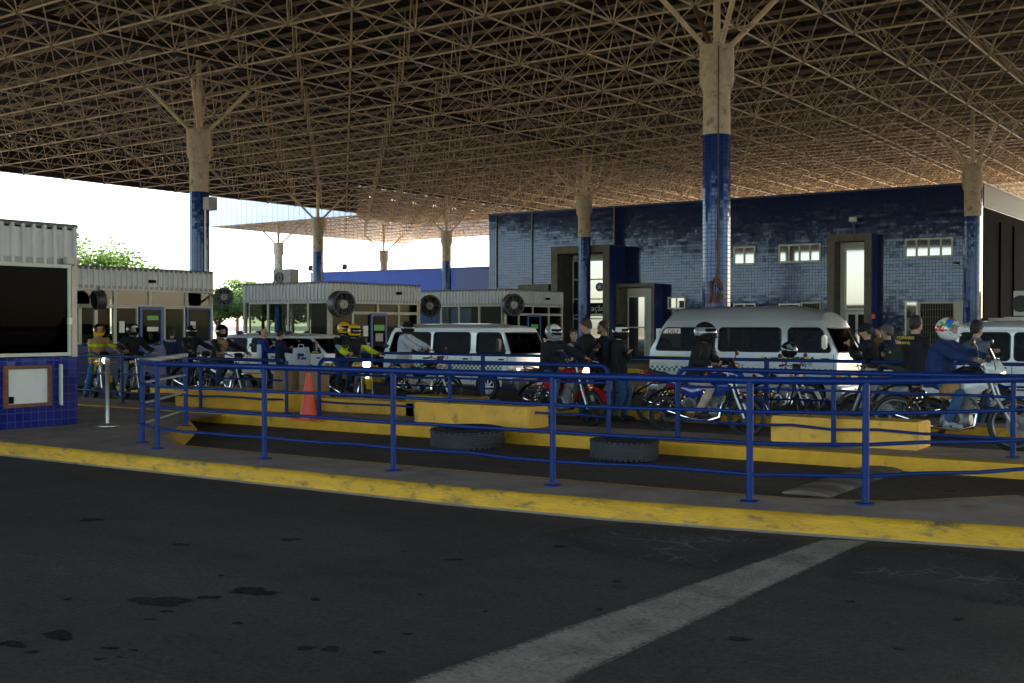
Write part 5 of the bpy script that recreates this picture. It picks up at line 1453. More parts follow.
# ================================================================== MOTORCYCLES
def moto(label, loc, rz, paint='blackbike', lean=0.0, lamp='lampglass', variant='street', seatcol='seat', paint2=None, steer=0.0, frame='black', fork='alu', extra=None):
    o = tag(empty('motorcycle', loc), label, 'motorcycle', 'motorcycles waiting in the lanes')
    o.rotation_euler = (R(lean), 0, rz)
    wb, r = .645, .295
    trail = variant == 'trail'
    if trail: r, wb = .32, .70
    hs = .06 if trail else 0.0
    def mw(x, wdt, par, rot=0):
        mb = MB()
        mb.torus((0, 0, 0), (0, 1, 0), r * .80, .016, 28, 6, rb=.028)
        mb.lathe([(.035, -.06), (.045, -.05), (.045, .05), (.035, .06)], axis=(0, 1, 0), n=12)
        for k in range(12 if not variant == 'alloy' else 0):
            a = 2 * math.pi * k / 12; b_ = a + .5
            mb.tube((math.cos(a) * .04, .04 * (-1) ** k, math.sin(a) * .04), (math.cos(b_) * r * .79, 0, math.sin(b_) * r * .79), .004, n=4)
        if variant == 'alloy':
            for k in range(6):
                a = 2 * math.pi * k / 6; mb.tube((math.cos(a) * .03, 0, math.sin(a) * .03), (math.cos(a) * r * .79, 0, math.sin(a) * r * .79), .018, .014, n=6)
        mb.lathe([(.05, .052), (.12, .055), (.12, .060), (.05, .062)], axis=(0, 1, 0), n=20)
        w_ = mb.build('wheel', 'darkgrey' if variant != 'trail' else 'grey', par, loc=(x, 0, r))
        MB().torus((0, 0, 0), (0, 1, 0), r * .895, r * .105, 30, 10, rb=wdt).build('tyre', 'rubber', w_)
        return w_
    mw(-wb, .052, o)
    sb = MB(); sb.tube((-wb, .07, r), (-.12, .09, .40), .02, n=6); sb.tube((-wb, -.07, r), (-.12, -.09, .40), .02, n=6)
    sb.build('swingarm', frame, o)
    for s in (-1, 1):
        sh = MB().tube((-wb + .06, s * .10, r + .04), (-.34, s * .11, .70 + hs), .022, n=8).torus((-.47, s * .105, .56), (.25, 0, .75), .028, .008, 12, 5)
        for t in (.2, .35, .5, .65, .8):
            p = Vector((-wb + .06, s * .10, r + .04)).lerp(Vector((-.34, s * .11, .70 + hs)), t); sh.torus(p, (.22, 0, .4), .032, .008, 10, 5)
        sh.build('shock', 'chrome', o)
    fr_ = MB()
    fr_.path([(.36, 0, .86 + hs), (.10, 0, .80 + hs), (-.10, 0, .62 + hs), (-.16, 0, .36)], .026, n=8)
    fr_.path([(.37, 0, .80 + hs), (.33, 0, .55), (.22, 0, .27), (-.08, 0, .25), (-.16, 0, .36)], .022, n=8)
    for s in (-1, 1): fr_.path([(-.08, s * .08, .68 + hs), (-.40, s * .10, .74 + hs), (-.72, s * .07, .80 + hs)], .016, n=6)
    fr_.build('frame', frame, o)
    en = MB()
    en.path([(-.14, 0, .36), (.0, 0, .34), (.20, 0, .36)], [(.115, .11), (.12, .13), (.10, .09)], n=12, side=(0, 1, 0))
    en.lathe([(.11, -.12), (.12, -.10), (.12, .10), (.11, .12)], c=(.03, 0, .37), axis=(0, 1, 0), n=20)
    for k in range(6):
        t = .46 + .035 * k; en.rbox((.13 + (t - .46) * .35, 0, t), (.19, .17, .018), (0, R(18), 0))
    en.rbox((.17, 0, .57), (.13, .13, .25), (0, R(18), 0)); en.rbox((.215, 0, .68), (.16, .14, .07), (0, R(18), 0))
    en.build('engine', 'grey' if variant != 'street' else 'alu', o, bevel=.004, seg=1)
    MB().lathe([(.05, .115), (.075, .12), (.075, .128), (.02, .13)], c=(.03, 0, .37), axis=(0, -1, 0), n=16).build('engine_cover', 'darkgrey', o)
    ex = MB().path([(.20, -.05, .62), (.30, -.09, .52), (.27, -.12, .30), (.08, -.14, .24), (-.22, -.15, .27)], .020, n=8)
    e_ = ex.build('exhaust_pipe', 'chrome', o)
    MB().path([(-.20, -.155, .27), (-.26, -.16, .285), (-.66, -.17, .40), (-.72, -.17, .415)], [.022, .043, .048, .030], n=12).build('silencer', 'chrome', e_)
    # tank, seat, side panels, tail
    z = .765 + hs
    MB().path([(.36, 0, z + .04), (.28, 0, z + .07), (.12, 0, z + .075), (-.04, 0, z + .02), (-.10, 0, z - .02)], [(.05, .06), (.13, .105), (.15, .11), (.115, .085), (.06, .05)], n=16, side=(0, 1, 0)).build('fuel_tank', paint2 or paint, o)
    MB().lathe([(.035, 0), (.035, .015), (.02, .02)], c=(.14, 0, z + .18), n=12).build('tank_cap', 'chrome', o)
    MB().path([(-.04, 0, z + .015), (-.15, 0, z + .005), (-.38, 0, z + .03), (-.46, 0, z + .07), (-.68, 0, z + .09), (-.76, 0, z + .085)], [(.08, .04), (.125, .055), (.14, .05), (.135, .05), (.11, .045), (.06, .02)], n=12, side=(0, 1, 0)).build('seat', seatcol, o)
    for s in (-1, 1):
        MB().path([(.0, s * .10, z - .07), (-.15, s * .125, z - .12), (-.34, s * .12, z - .06)], [(.015, .07), (.025, .10), (.012, .05)], n=10, side=(0, 1, 0)).build('side_panel', paint, o)
        MB().path([(-.40, s * .12, z - .0), (-.62, s * .105, z + .05), (-.84, s * .06, z + .10)], [(.018, .05), (.022, .045), (.01, .02)], n=10, side=(0, 1, 0)).build('tail_panel', paint, o)
        if trail or variant == 'shroud':
            MB().path([(.42, s * .15, z - .02), (.26, s * .165, z - .06), (.06, s * .15, z - .10)], [(.014, .05), (.026, .115), (.012, .04)], n=10, side=(0, 1, 0)).build('tank_shroud', paint, o)
    MB().path([(-.40, 0, .70 + hs), (-.66, 0, r * 2.32 + hs * .5), (-.88, 0, r * 1.95 + hs), (-1.0, 0, r * 1.5 + hs)], [(.06, .012), (.075, .014), (.07, .012), (.05, .008)], n=10, side=(0, 1, 0)).build('rear_fender', 'black', o)
    MB().rbox((-.86, 0, z + .04), (.06, .14, .07)).build('tail_light', 'redlens', o, bevel=.015)
    MB().rbox((-.95, 0, z - .16), (.012, .17, .14), (0, R(25), 0)).build('licence_plate', 'grey', o)
    rk = MB().path([(-.50, .12, z + .09), (-.80, .11, z + .16), (-.90, 0, z + .17), (-.80, -.11, z + .16), (-.50, -.12, z + .09)], .012, n=6)
    rk.build('grab_rail', 'darkgrey', o)
    # front end
    st_ = Matrix.Translation((.36, 0, 0)) @ Matrix.Rotation(steer, 4, 'Z') @ Matrix.Translation((-.36, 0, 0))
    def fb(mb, nm, m_, par=o, **k): return mb.xf(st_).build(nm, m_, par, **k)
    fk = MB()
    for s in (-1, 1):
        fk.tube((wb, s * .085, r), (.50, s * .085, .62 + hs * .5), .026, n=8); fk.tube((.50, s * .085, .62 + hs * .5), (.36, s * .085, 1.0 + hs), .017, n=8)
    fk.rbox((.43, 0, .80 + hs), (.05, .24, .04), (0, R(-20), 0)); fk.rbox((.37, 0, .98 + hs), (.06, .24, .03), (0, R(-20), 0))
    fb(fk, 'fork', fork)
    w_ = mw(wb, .045, o); w_.location = st_ @ Vector((wb, 0, r)); w_.rotation_euler = (0, 0, steer)
    ff = MB(); zf_ = r + (.20 if trail else .02)
    arc = [(wb + math.cos(a) * (r + .035), 0, zf_ + math.sin(a) * (r + .035)) for a in [math.radians(q) for q in ((48, 70, 90, 110, 130, 150) if trail else (18, 45, 75, 105, 135, 158))]]
    ff.path(arc, [(.05, .008), (.07, .014), (.075, .016), (.075, .016), (.07, .014), (.05, .008)], n=10, side=(0, 1, 0))
    fb(ff, 'front_fender', paint)
    hb = MB().path([(.30, .37, 1.04 + hs), (.33, .25, 1.06 + hs), (.36, .10, 1.00 + hs), (.36, -.10, 1.00 + hs), (.33, -.25, 1.06 + hs), (.30, -.37, 1.04 + hs)], .013, n=8)
    hbo = fb(hb, 'handlebar', 'chrome')
    for s in (-1, 1):
        fb(MB().tube((.30, s * .385, 1.04 + hs), (.325, s * .27, 1.055 + hs), .02, n=8), 'grip', 'rubber', hbo)
        fb(MB().path([(.42, s * .38, 1.03 + hs), (.38, s * .28, 1.05 + hs)], .008, n=5), 'lever', 'alu', hbo)
        ms = MB().path([(.34, s * .24, 1.07 + hs), (.34, s * .30, 1.18 + hs), (.33, s * .36, 1.22 + hs)], .007, n=5).ball((.325, s * .40, 1.235 + hs), (.022, .065, .042), 12, 8)
        fb(ms, 'rear_mirror', 'black')
        fb(MB().tube((.44, s * .10, .84 + hs), (.45, s * .19, .84 + hs), .010, n=5).ball((.45, s * .21, .84 + hs), (.035, .025, .03), 8, 6), 'indicator', 'amber')
    if variant == 'shroud' or trail:
        lh = MB().path([(.38, 0, .93 + hs), (.48, 0, .92 + hs), (.56, 0, .86 + hs)], [(.10, .12), (.11, .11), (.07, .06)], n=12, side=(0, 1, 0))
        h_ = fb(lh, 'headlight_cowl', paint)
        fb(MB().ball((.55, 0, .87 + hs), (.035, .075, .055), 14, 8), 'headlight', lamp, h_)
        fb(MB().path([(.46, 0, 1.02 + hs), (.40, 0, 1.16 + hs)], [(.10, .008), (.07, .006)], n=10, side=(0, 1, 0)), 'windscreen', 'visor', h_)
    else:
        h_ = fb(MB().lathe([(.035, 0), (.08, .03), (.092, .08), (.095, .11), (.088, .115)], c=(.40, 0, .90 + hs), axis=(1, 0, -.05), n=20), 'headlight', 'chrome' if variant == 'street' else paint)
        fb(MB().ball((.505, 0, .896 + hs), (.022, .086, .086), 16, 8), 'lamp_lens', lamp, h_)
    for s in (-1, 1):
        fb(MB().path([(.40, s * .28, 1.04 + hs), (.50, s * .20, 1.06 + hs), (.50, s * .10, .92 + hs), (.36, s * .05, .78 + hs)], .006, n=5), 'cable', 'black')
    fb(MB().rbox((.41, 0, 1.03 + hs), (.06, .20, .10), (0, R(-35), 0)), 'instrument_cluster', 'black', bevel=.02)
    for s in (-1, 1):
        MB().tube((.03, s * .12, .29), (.03, s * .24, .29), .016, n=6).build('footpeg', 'rubber', o)
        MB().tube((-.30, s * .12, .40), (-.30, s * .22, .40), .014, n=6).build('footpeg', 'rubber', o)
    return o
# ================================================================== PEOPLE
def remeshed(mb, vox, it=2, fac=.5, wr=0.0, seed=0, nsc=7.0):
    me = mb.mesh('tmp'); o = bpy.data.objects.new('tmp', me); col.objects.link(o)
    md = o.modifiers.new('r', 'REMESH'); md.mode = 'VOXEL'; md.voxel_size = vox; md.adaptivity = 0
    sm = o.modifiers.new('s', 'SMOOTH'); sm.iterations = it; sm.factor = fac
    dg = bpy.context.evaluated_depsgraph_get()
    m2 = bpy.data.meshes.new_from_object(o.evaluated_get(dg))
    bpy.data.objects.remove(o); bpy.data.meshes.remove(me)
    if wr:
        off_ = Vector((seed * 3.1, seed * 1.7, 0))
        for v in m2.vertices:
            q = v.co * nsc + off_; q.z *= .6
            v.co += v.normal * (noise.noise(q) * wr + noise.noise(q * 2.3) * wr * .5)
    return m2

def ik(a, b, l1, l2, pole):
    d = b - a; L = d.length
    if L > (l1 + l2) * .999: b = a + d.normalized() * (l1 + l2) * .999; d = b - a; L = d.length
    x = (l1 * l1 - l2 * l2 + L * L) / (2 * L); hh = math.sqrt(max(0, l1 * l1 - x * x))
    n_ = d.normalized(); p = (pole - n_ * pole.dot(n_)).normalized()
    return a + n_ * x + p * hh, b

V = Vector
def hand(mb, wrist, elbow, curl, out):
    d = (wrist - elbow).normalized(); s = V(out); s = (s - d * s.dot(d)).normalized(); nrm = d.cross(s)
    pc = wrist + d * .09
    mb.path([wrist - d * .01, wrist + d * .03, pc], [(.024, .020), (.040, .016), (.038, .014)], n=8, side=s)
    for k, (off_, ln) in enumerate(((-.030, .065), (-.010, .075), (.010, .070), (.030, .055))):
        b = pc + s * off_ - d * .006
        m1 = b + (d * math.cos(curl * .6) + nrm * math.sin(curl * .6)) * ln * .5
        m2 = m1 + (d * math.cos(curl * 1.5) + nrm * math.sin(curl * 1.5)) * ln * .35
        m3 = m2 + (d * math.cos(curl * 2.3) + nrm * math.sin(curl * 2.3)) * ln * .25
        mb.path([b, m1, m2, m3], [.0095, .009, .008, .006], n=6)
    b = wrist + d * .03 - s * .032
    mb.path([b, b + (d * .7 - s * .6).normalized() * .035, b + (d * .7 - s * .35 + nrm * .5 * curl).normalized() * .065], [.011, .010, .007], n=6)

pcount = [0]
def person(label, loc, rz, pose='stand', top='c_black', legs='c_jeansdark', shoes='shoe', head='hair', hairm='hair', skin='skin',
           helmet='h_black', h2=None, arms=('down', 'down'), lean=0.0, yaw=0.0, tilt=0.0, stature=1.73, stride=.06, group=None, feet=('peg', 'peg'),
           sleeve=1.0, parent_pose=None, back=None, visor='visor', female=False, over=None, bend=0.0, hair_long=False, coat=0.0, pitch=0.0, dx=0.0, dz=0.0, hscale=1.08):
    """local frame: +X forward, +Y left, +Z up, origin on the ground below the pelvis (or below the motorcycle's middle)"""
    pcount[0] += 1; seed = pcount[0]
    s = stature / 1.73
    J = {}
    if pose == 'stand':
        P = V((0, 0, .93)); ank = [V((stride * sg, sg * .11, .085)) for sg in (1, -1)]; lp = V((1, 0, 0))
    elif pose == 'ride':
        P = V((-.17 + dx, 0, .885 + dz)); lp = V((.7, 0, .5))
        ank = []
        for sg, f_ in zip((1, -1), feet): ank.append(V((-.02, sg * .20, .37)) if f_ == 'peg' else V((.06, sg * .34, .085)))
    elif pose == 'pillion':
        P = V((-.52 + dx, 0, .935 + dz)); lp = V((.7, 0, .5)); ank = [V((-.32, sg * .23, .47)) for sg in (1, -1)]
    elif pose == 'sit':
        P = V((0, 0, .55)); lp = V((.8, 0, .8)); ank = [V((.42, sg * .12, .16)) for sg in (1, -1)]
    P = P * (s if pose == 'stand' else 1)
    la = R(lean); sp = V((math.sin(la), 0, math.cos(la)))
    wst = P + V((0, 0, .14)) * .5 + sp * .10 * s
    chest = P + sp * .36 * s; ush = P + sp * .455 * s; neck = P + sp * .515 * s
    hc = neck + (sp * .6 + V((0, 0, .4))) * .055 * s + V((.02, 0, .10 * s))
    hips = [P + V((0, sg * .085 * s, -.03)) for sg in (1, -1)]
    sho = [ush + V((0, sg * .175 * s * (.9 if female else 1), 0)) for sg in (1, -1)]
    kn = []
    for i, sg in enumerate((1, -1)):
        pl = lp + V((0, sg * (.25 if pose in ('ride', 'pillion') else .05), 0))
        k, a = ik(hips[i], ank[i], .435 * s, .425 * s, pl); kn.append(k); ank[i] = a
    wr, el = [], []
    for i, sg in enumerate((1, -1)):
        a = arms[i]; sh = sho[i]; pl = V((-.6, sg * .5, -.5))
        if a == 'down': t = sh + V((.06, sg * .07, -.52 * s))
        elif a == 'bar': t = V((.265, sg * .335, 1.085))
        elif a == 'pocket': t = sh + V((.12, sg * .0, -.46 * s)); pl = V((-.8, sg * 1.0, -.2))
        elif a == 'fold': t = chest + V((.20, -sg * .10, -.06)); pl = V((0, sg * .6, -.8))
        elif a == 'phone': t = chest + V((.30, sg * .05, .05)); pl = V((-.2, sg * .5, -.9))
        elif a == 'reach': t = sh + V((.42, -sg * .05, -.24)); pl = V((-.3, sg * .3, -.9))
        elif a == 'thigh': t = (hips[i] + kn[i]) * .5 + V((0, 0, .12)); pl = V((-.6, sg * .7, -.3))
        elif a == 'waist': t = P + V((.42, sg * .14, .10)); pl = V((-.3, sg * .8, -.5))
        elif a == 'wheel': t = sh + V((.40, -sg * .02, -.20)); pl = V((-.3, sg * .5, -.8))
        else: t = V(a)
        e, t = ik(sh, t, .29 * s, .26 * s, pl); el.append(e); wr.append(t)
    Rh = Matrix.Rotation(R(yaw), 3, 'Z') @ Matrix.Rotation(R(pitch), 3, 'Y') @ Matrix.Rotation(R(tilt), 3, 'X')
    # ---- continuous body
    fx = .92 if female else 1.0
    def torso(mb, g=0.0, low=True):
        b0 = P + V((0, 0, -.10 * s)) if low else P + V((0, 0, -.02))
        mb.path([b0, P + V((0, 0, -.01)), wst, chest, ush, neck - sp * .03, neck + sp * .01],
                [(.11 * s + g, .085 * s + g), ((.165 if not female else .17) * s + g, .115 * s + g), (.140 * fx * s + g, .10 * s + g), (.172 * fx * s + g, .122 * s + g), (.165 * fx * s + g, .10 * s + g), (.085 * s + g, .07 * s + g), (.055 * s + g * .6, .055 * s + g * .6)], n=16, side=(0, 1, 0))
    def arm(mb, i, g=0.0, frac=1.0):
        e2 = el[i].lerp(wr[i], min(1, frac * 1.0)) if frac > .0 else sho[i].lerp(el[i], .6)
        pts = [sho[i] + (chest - sho[i]) * .25, sho[i], sho[i].lerp(el[i], .5)]; rs = [.055 * s + g, .058 * s + g, .046 * s + g]
        if frac > 0: pts += [el[i], el[i].lerp(wr[i], .4 * frac), e2]; rs += [.040 * s + g, .037 * s + g, .027 * s + g * .7]
        else: pts.append(e2); rs.append(.046 * s + g)
        mb.path(pts, rs, n=10)
    def leg(mb, i, g=0.0):
        mb.path([hips[i] + V((0, 0, .06)), hips[i] - V((0, 0, .02)), hips[i].lerp(kn[i], .5), kn[i], kn[i].lerp(ank[i], .35), ank[i] + V((0, 0, .015))], [.09 * s + g, .092 * s + g, .072 * s + g, .055 * s + g, .054 * s + g, .036 * s + g * 1.3], n=12)
    bd = MB(); torso(bd); [arm(bd, i) for i in (0, 1)]; [leg(bd, i) for i in (0, 1)]
    for i in (0, 1):
        f = V((1, (1, -1)[i] * .12, 0)).normalized()
        bd.path([ank[i] + V((0, 0, .03)), ank[i] - f * .02 + V((0, 0, -.045)), ank[i] + f * .10 + V((0, 0, -.058)), ank[i] + f * .16 + V((0, 0, -.062))], [(.034, .034), (.036, .034), (.040, .022), (.028, .015)], n=10)
    bd.path([neck - sp * .06, neck + sp * .02, hc - V((0, 0, .05))], [.058 * s, .052 * s, .050 * s], n=12)
    hd = MB()
    hd.path([V((.030, 0, -.115)), V((.026, 0, -.085)), V((.016, 0, -.035)), V((.002, 0, .02)), V((-.006, 0, .07)), V((-.008, 0, .105)), V((-.008, 0, .122))],
            [(.030, .036), (.052, .066), (.066, .086), (.073, .096), (.068, .088), (.044, .058), (.015, .02)], n=16, side=(0, 1, 0))
    hd.path([V((.088, 0, .015)), V((.108, 0, -.022)), V((.096, 0, -.038))], [(.010, .008), (.015, .015), (.010, .008)], n=8, side=(0, 1, 0))
    for sg in (1, -1): hd.ball((-.004, sg * .074, -.008), (.020, .010, .030), 8, 6)
    hd.v = [hc + Rh @ (p * s * 1.02) for p in hd.v]
    bd.join(hd)
    m1 = remeshed(bd, .0125, 2, .45)
    m2 = MB()
    m2.v = [v.co.copy() for v in m1.vertices]; m2.f = [tuple(p.vertices) for p in m1.polygons]; m2.m = [0] * len(m2.f)
    bpy.data.meshes.remove(m1)
    for i, sg in enumerate((1, -1)): hand(m2, wr[i], el[i], .9 if arms[i] in ('bar', 'phone', 'wheel', 'reach') else .45, V((0, sg, 0)) if arms[i] == 'down' else V((0, -1, 0)) * sg)
    if head != 'helmet' or visor is None:
        for sg in (1, -1):
            fe = MB().ball((.083, sg * .030, .012), (.010, .015, .008), 8, 6, 1); fe.v = [hc + Rh @ (p * s * 1.02) for p in fe.v]; m2.join(fe)
            fe = MB().ball((.086, sg * .030, .034), (.008, .020, .005), 8, 6, 3); fe.v = [hc + Rh @ (p * s * 1.02) for p in fe.v]; m2.join(fe)
        fe = MB().ball((.082, 0, -.062), (.010, .024, .006), 8, 6, 2); fe.v = [hc + Rh @ (p * s * 1.02) for p in fe.v]; m2.join(fe)
    me = m2.mesh('person', fix=False)
    root = link('person', me, [skin, 'eye', 'lip', hairm], None, angle=60)
    root.location = loc; root.rotation_euler = (0, 0, rz)
    tag(root, label, 'person', group)
    # ---- clothes
    jk = MB(); torso(jk, .020 + coat, low=True if coat else False)
    if coat: jk.path([P + V((0, 0, .02)), P + V((0, 0, -.12))], [(.17 * s + .02 + coat, .12 * s + .02 + coat), (.165 * s + .02 + coat, .115 * s + .025 + coat)], n=16, side=(0, 1, 0))
    else: jk.path([P + V((0, 0, .04)), P + V((0, 0, -.055))], [(.166 * s + .022, .12 * s + .022), (.16 * s + .022, .115 * s + .022)], n=16, side=(0, 1, 0))
    for i in (0, 1): arm(jk, i, .020 + coat * .6, sleeve)
    jm = remeshed(jk, .017, 2, .5, .015, seed, 8)
    if over:      # second colour on the sleeves or the front, decided by place on the garment
        m_a, rule = over
        link('jacket', jm, [top, m_a], root, angle=70)
        for p in jm.polygons:
            if rule(p.center - P, p.normal): p.material_index = 1
    else: link('jacket', jm, top, root, angle=70)
    col_ = MB().path([neck - sp * .035, neck + sp * .02], [(.082 * s, .078 * s), (.066 * s, .066 * s)], n=14, side=(0, 1, 0))
    col_.build('collar', top, root)
    tr = MB(); tr.path([P + V((0, 0, .06)), P, P + V((0, 0, -.09))], [(.155 * s, .112 * s), (.172 * s, .125 * s), (.12 * s, .095 * s)], n=16, side=(0, 1, 0))
    for i in (0, 1): leg(tr, i, .014)
    link('trousers', remeshed(tr, .017, 2, .5, .013, seed + 40, 10), legs, root, angle=70)
    for i in (0, 1):
        f = V((1, (1, -1)[i] * .12, 0)).normalized(); a = ank[i]
        sh_ = MB().path([a + V((0, 0, .05)), a - f * .025 + V((0, 0, -.03)), a + f * .07 + V((0, 0, -.04)), a + f * .17 + V((0, 0, -.052)), a + f * .195 + V((0, 0, -.058))], [(.046, .046), (.050, .050), (.048, .040), (.042, .028), (.02, .014)], n=12)
        sh_.path([a - f * .07 + V((0, 0, -.072)), a + f * .20 + V((0, 0, -.072))], [(.038, .012), (.042, .012)], n=8, side=V((-f.y, f.x, 0)))
        sh_.build('shoe', shoes, root)
    # ---- head wear
    def placed(mb): mb.v = [hc + Rh @ (p * s) for p in mb.v]; return mb
    if head in ('hair', 'cap', 'bald'):
        if head != 'bald':
            h_ = MB(); nu, nv = 20, 10; vs = []; fs = []
            for i in range(nv + 1):
                t = math.pi * .63 * i / nv
                for j in range(nu):
                    a = 2 * math.pi * j / nu; fwd = math.cos(a)
                    tt = t * (1 - .42 * max(0, fwd) ** 1.2) * (1 + .24 * max(0, -fwd) ** .5)
                    p = V((-.008 + .108 * math.sin(tt) * math.cos(a), .086 * math.sin(tt) * math.sin(a), .018 + .122 * math.cos(tt)))
                    p += p.normalized() * (noise.noise(p * 40 + V((seed, 0, 0))) * .013); vs.append(p)
            for i in range(nv):
                for j in range(nu): fs.append((i * nu + j, (i + 1) * nu + j, (i + 1) * nu + (j + 1) % nu, i * nu + (j + 1) % nu))
            h_.add(vs, fs)
            placed(h_).build('hair', hairm, root, fix=True)
        if head == 'cap':
            cp = MB().ball((-.004, 0, .05), (.116, .094, .092), 20, 10)
            cp.path([V((.07, 0, .055)), V((.13, 0, .050)), V((.185, 0, .038))], [(.08, .012), (.075, .008), (.045, .006)], n=12, side=(0, 1, 0))
            placed(cp).build('cap', 'c_black', root)
        if hair_long:
            hl = MB().path([V((-.07, 0, .04)), V((-.10, 0, -.06)), V((-.11, 0, -.20)), V((-.09, 0, -.30))], [(.07, .05), (.075, .045), (.07, .035), (.04, .02)], n=12, side=(0, 1, 0))
            placed(hl).build('hair', hairm, root)
    if head == 'helmet':
        s = s * hscale
        hm = MB(); nu, nv = 28, 20; vs = []; fs = []; ms = []
        for i in range(nv + 1):
            t = math.pi * (.02 + .80 * i / nv)
            for j in range(nu):
                a = 2 * math.pi * j / nu
                rx = .150 if math.cos(a) > 0 else .140
                p = V((rx * math.sin(t) * math.cos(a), .122 * math.sin(t) * math.sin(a), .142 * math.cos(t) + .005))
                if p.z < -.04: p.x = p.x * (1.0 if p.x > 0 else .92) + (.028 * min(1, (-.04 - p.z) / .06) if p.x > 0 else 0)
                if p.z < 0 and p.x < 0: p.z *= .92
                vs.append(p)
        def opening(p): return p.x > .035 and -.048 < p.z < .058 and abs(p.y) < .108
        for i in range(nv):
            for j in range(nu):
                q = (i * nu + j, (i + 1) * nu + j, (i + 1) * nu + (j + 1) % nu, i * nu + (j + 1) % nu)
                c = sum((vs[k] for k in q), V()) / 4
                if opening(c): continue
                fs.append(q); m_ = 0
                if h2:
                    m_ = h2[1](c)
                ms.append(m_)
        b0 = len(hm.v); hm.v += vs
        for q, m_ in zip(fs, ms): hm.f.append(tuple(b0 + k for k in q)); hm.m.append(m_)
        hm.path([V((.035 * 1, .118, .0)), V((.10, .085, -.046)), V((.165, .0, -.052)), V((.10, -.085, -.046)), V((.035, -.118, 0))], .010, n=6)
        ho = placed(hm).build('helmet', [helmet] + (h2[0] if h2 else []), root, angle=50)
        if visor:
            vm = MB(); vv = []; nu2, nv2 = 14, 8
            up = 1.0
            for i in range(nv2 + 1):
                zz_ = -.052 + .114 * i / nv2
                for j in range(nu2 + 1):
                    a = -1.15 + 2.3 * j / nu2; t = math.acos(max(-1, min(1, (zz_ - .005) / .142)))
                    vv.append(V((.155 * math.sin(t) * math.cos(a), .126 * math.sin(t) * math.sin(a), zz_)))
            if visor == 'open':
                Rv = Matrix.Rotation(R(-58), 3, 'Y'); vv = [Rv @ p * 1.02 for p in vv]
            vm.add(vv, [(i * (nu2 + 1) + j, i * (nu2 + 1) + j + 1, (i + 1) * (nu2 + 1) + j + 1, (i + 1) * (nu2 + 1) + j) for i in range(nv2) for j in range(nu2)])
            placed(vm).build('visor', 'visor', ho)
        else:
            vm = MB().path([V((.10, 0, .075)), V((.17, 0, .07)), V((.215, 0, .045))], [(.10, .010), (.085, .008), (.05, .005)], n=12, side=(0, 1, 0))
            placed(vm).build('helmet_peak', helmet, ho)
    # ---- lettering on the back: printed words follow the back as separate flat letters
    if back:
        for txt, sz, dz, m_ in back:
            tm_ = text_mesh(txt, sz, .001)
            lo = link('lettering', tm_, m_, root, smooth=False)
            yc = -(.122 * s + .034 + coat)
            lo.location = chest + V((yc - .004, 0, dz)); lo.rotation_euler = (R(90), 0, R(-90))
            lo.rotation_euler = (R(90 - lean * .9), 0, R(-90))
    root['_j'] = 0; del root['_j']
    return root, dict(P=P, wr=wr, hc=hc, chest=chest)
# ------------------------------------------------------------------ riders and their motorcycles
def ground_at(px, Y): 
    q = AY(px, 330, Y); return Vector((q.x, Y, gz(Y)))
RG = 'motorcycle riders wearing helmets'
# blue motorcycle right of centre
p = V((-7.56, 15.93, 0))
moto('blue motorcycle with chrome silencer, ridden by the person in beige trousers', p, R(1), 'bluebike', variant='shroud', lamp='litwarm')
person('rider in black jacket and beige trousers on the blue motorcycle, grey and black helmet', p, R(1), 'ride', 'c_black', 'c_beige', 'shoe', 'helmet', helmet='h_black', h2=(['h_grey'], lambda c: 1 if c.z > -.02 and c.z < .07 else 0),
       arms=('bar', 'bar'), lean=14, stature=1.70, group=RG, skin='skin2', sleeve=.92, hscale=1.2)
# red and black motorcycle parked behind it
p = ground_at(690, 17.3)
moto('dark motorcycle with red tail panels parked behind the blue motorcycle', p, R(7), 'redpaint', variant='shroud', steer=.1)
# red motorcycle, centre
p = V((-10.40, 16.45, 0))
moto('red motorcycle with a lit headlamp, ridden by the person in a red and white helmet', p, R(-9), 'redpaint', variant='alloy', lamp='litwarm', steer=-.1)
person('rider in black jacket and blue jeans on the red motorcycle, red and grey helmet', p, R(-9), 'ride', 'c_black', 'c_jeans', 'shoewhite', 'helmet', helmet='h_grey', h2=(['h_red', 'h_white'], lambda c: 1 if c.x < -.05 else (2 if c.z > .02 and c.x > .03 else 0)),
       arms=('bar', 'reach'), lean=10, stature=1.66, dx=-.16, coat=.02, group=RG)
# yellow motorcycle with two riders
p = ground_at(356, 17.35)
moto('black and yellow motorcycle with a bright headlamp, carrying two people in yellow helmets', p, R(-16), 'yellowbike', variant='alloy', lamp='lit', steer=-.45)
person('front rider with yellow helmet and dark jacket with bright yellow patches', p, R(-16), 'ride', 'c_black', 'c_jeansdark', 'shoe', 'helmet', helmet='h_yellow', h2=(['h_black'], lambda c: 1 if c.z < -.075 else 0),
       arms=('bar', 'bar'), lean=8, stature=1.66, group=RG, over=('c_yellow', lambda c, n: (abs(c.y) > .15 and .18 < c.z < .36) or (.06 < c.z < .13 and c.x > .03)))
person('passenger with yellow helmet and pale blue sleeves sitting behind the front rider', p, R(-16), 'pillion', 'c_black', 'c_jeansdark', 'shoe', 'helmet', helmet='h_yellow', h2=(['h_black'], lambda c: 1 if c.z < -.075 else 0),
       arms=('waist', 'waist'), lean=4, stature=1.64, group=RG, yaw=20, over=('c_lightblue', lambda c, n: abs(c.y) > .17 and c.z < .32))
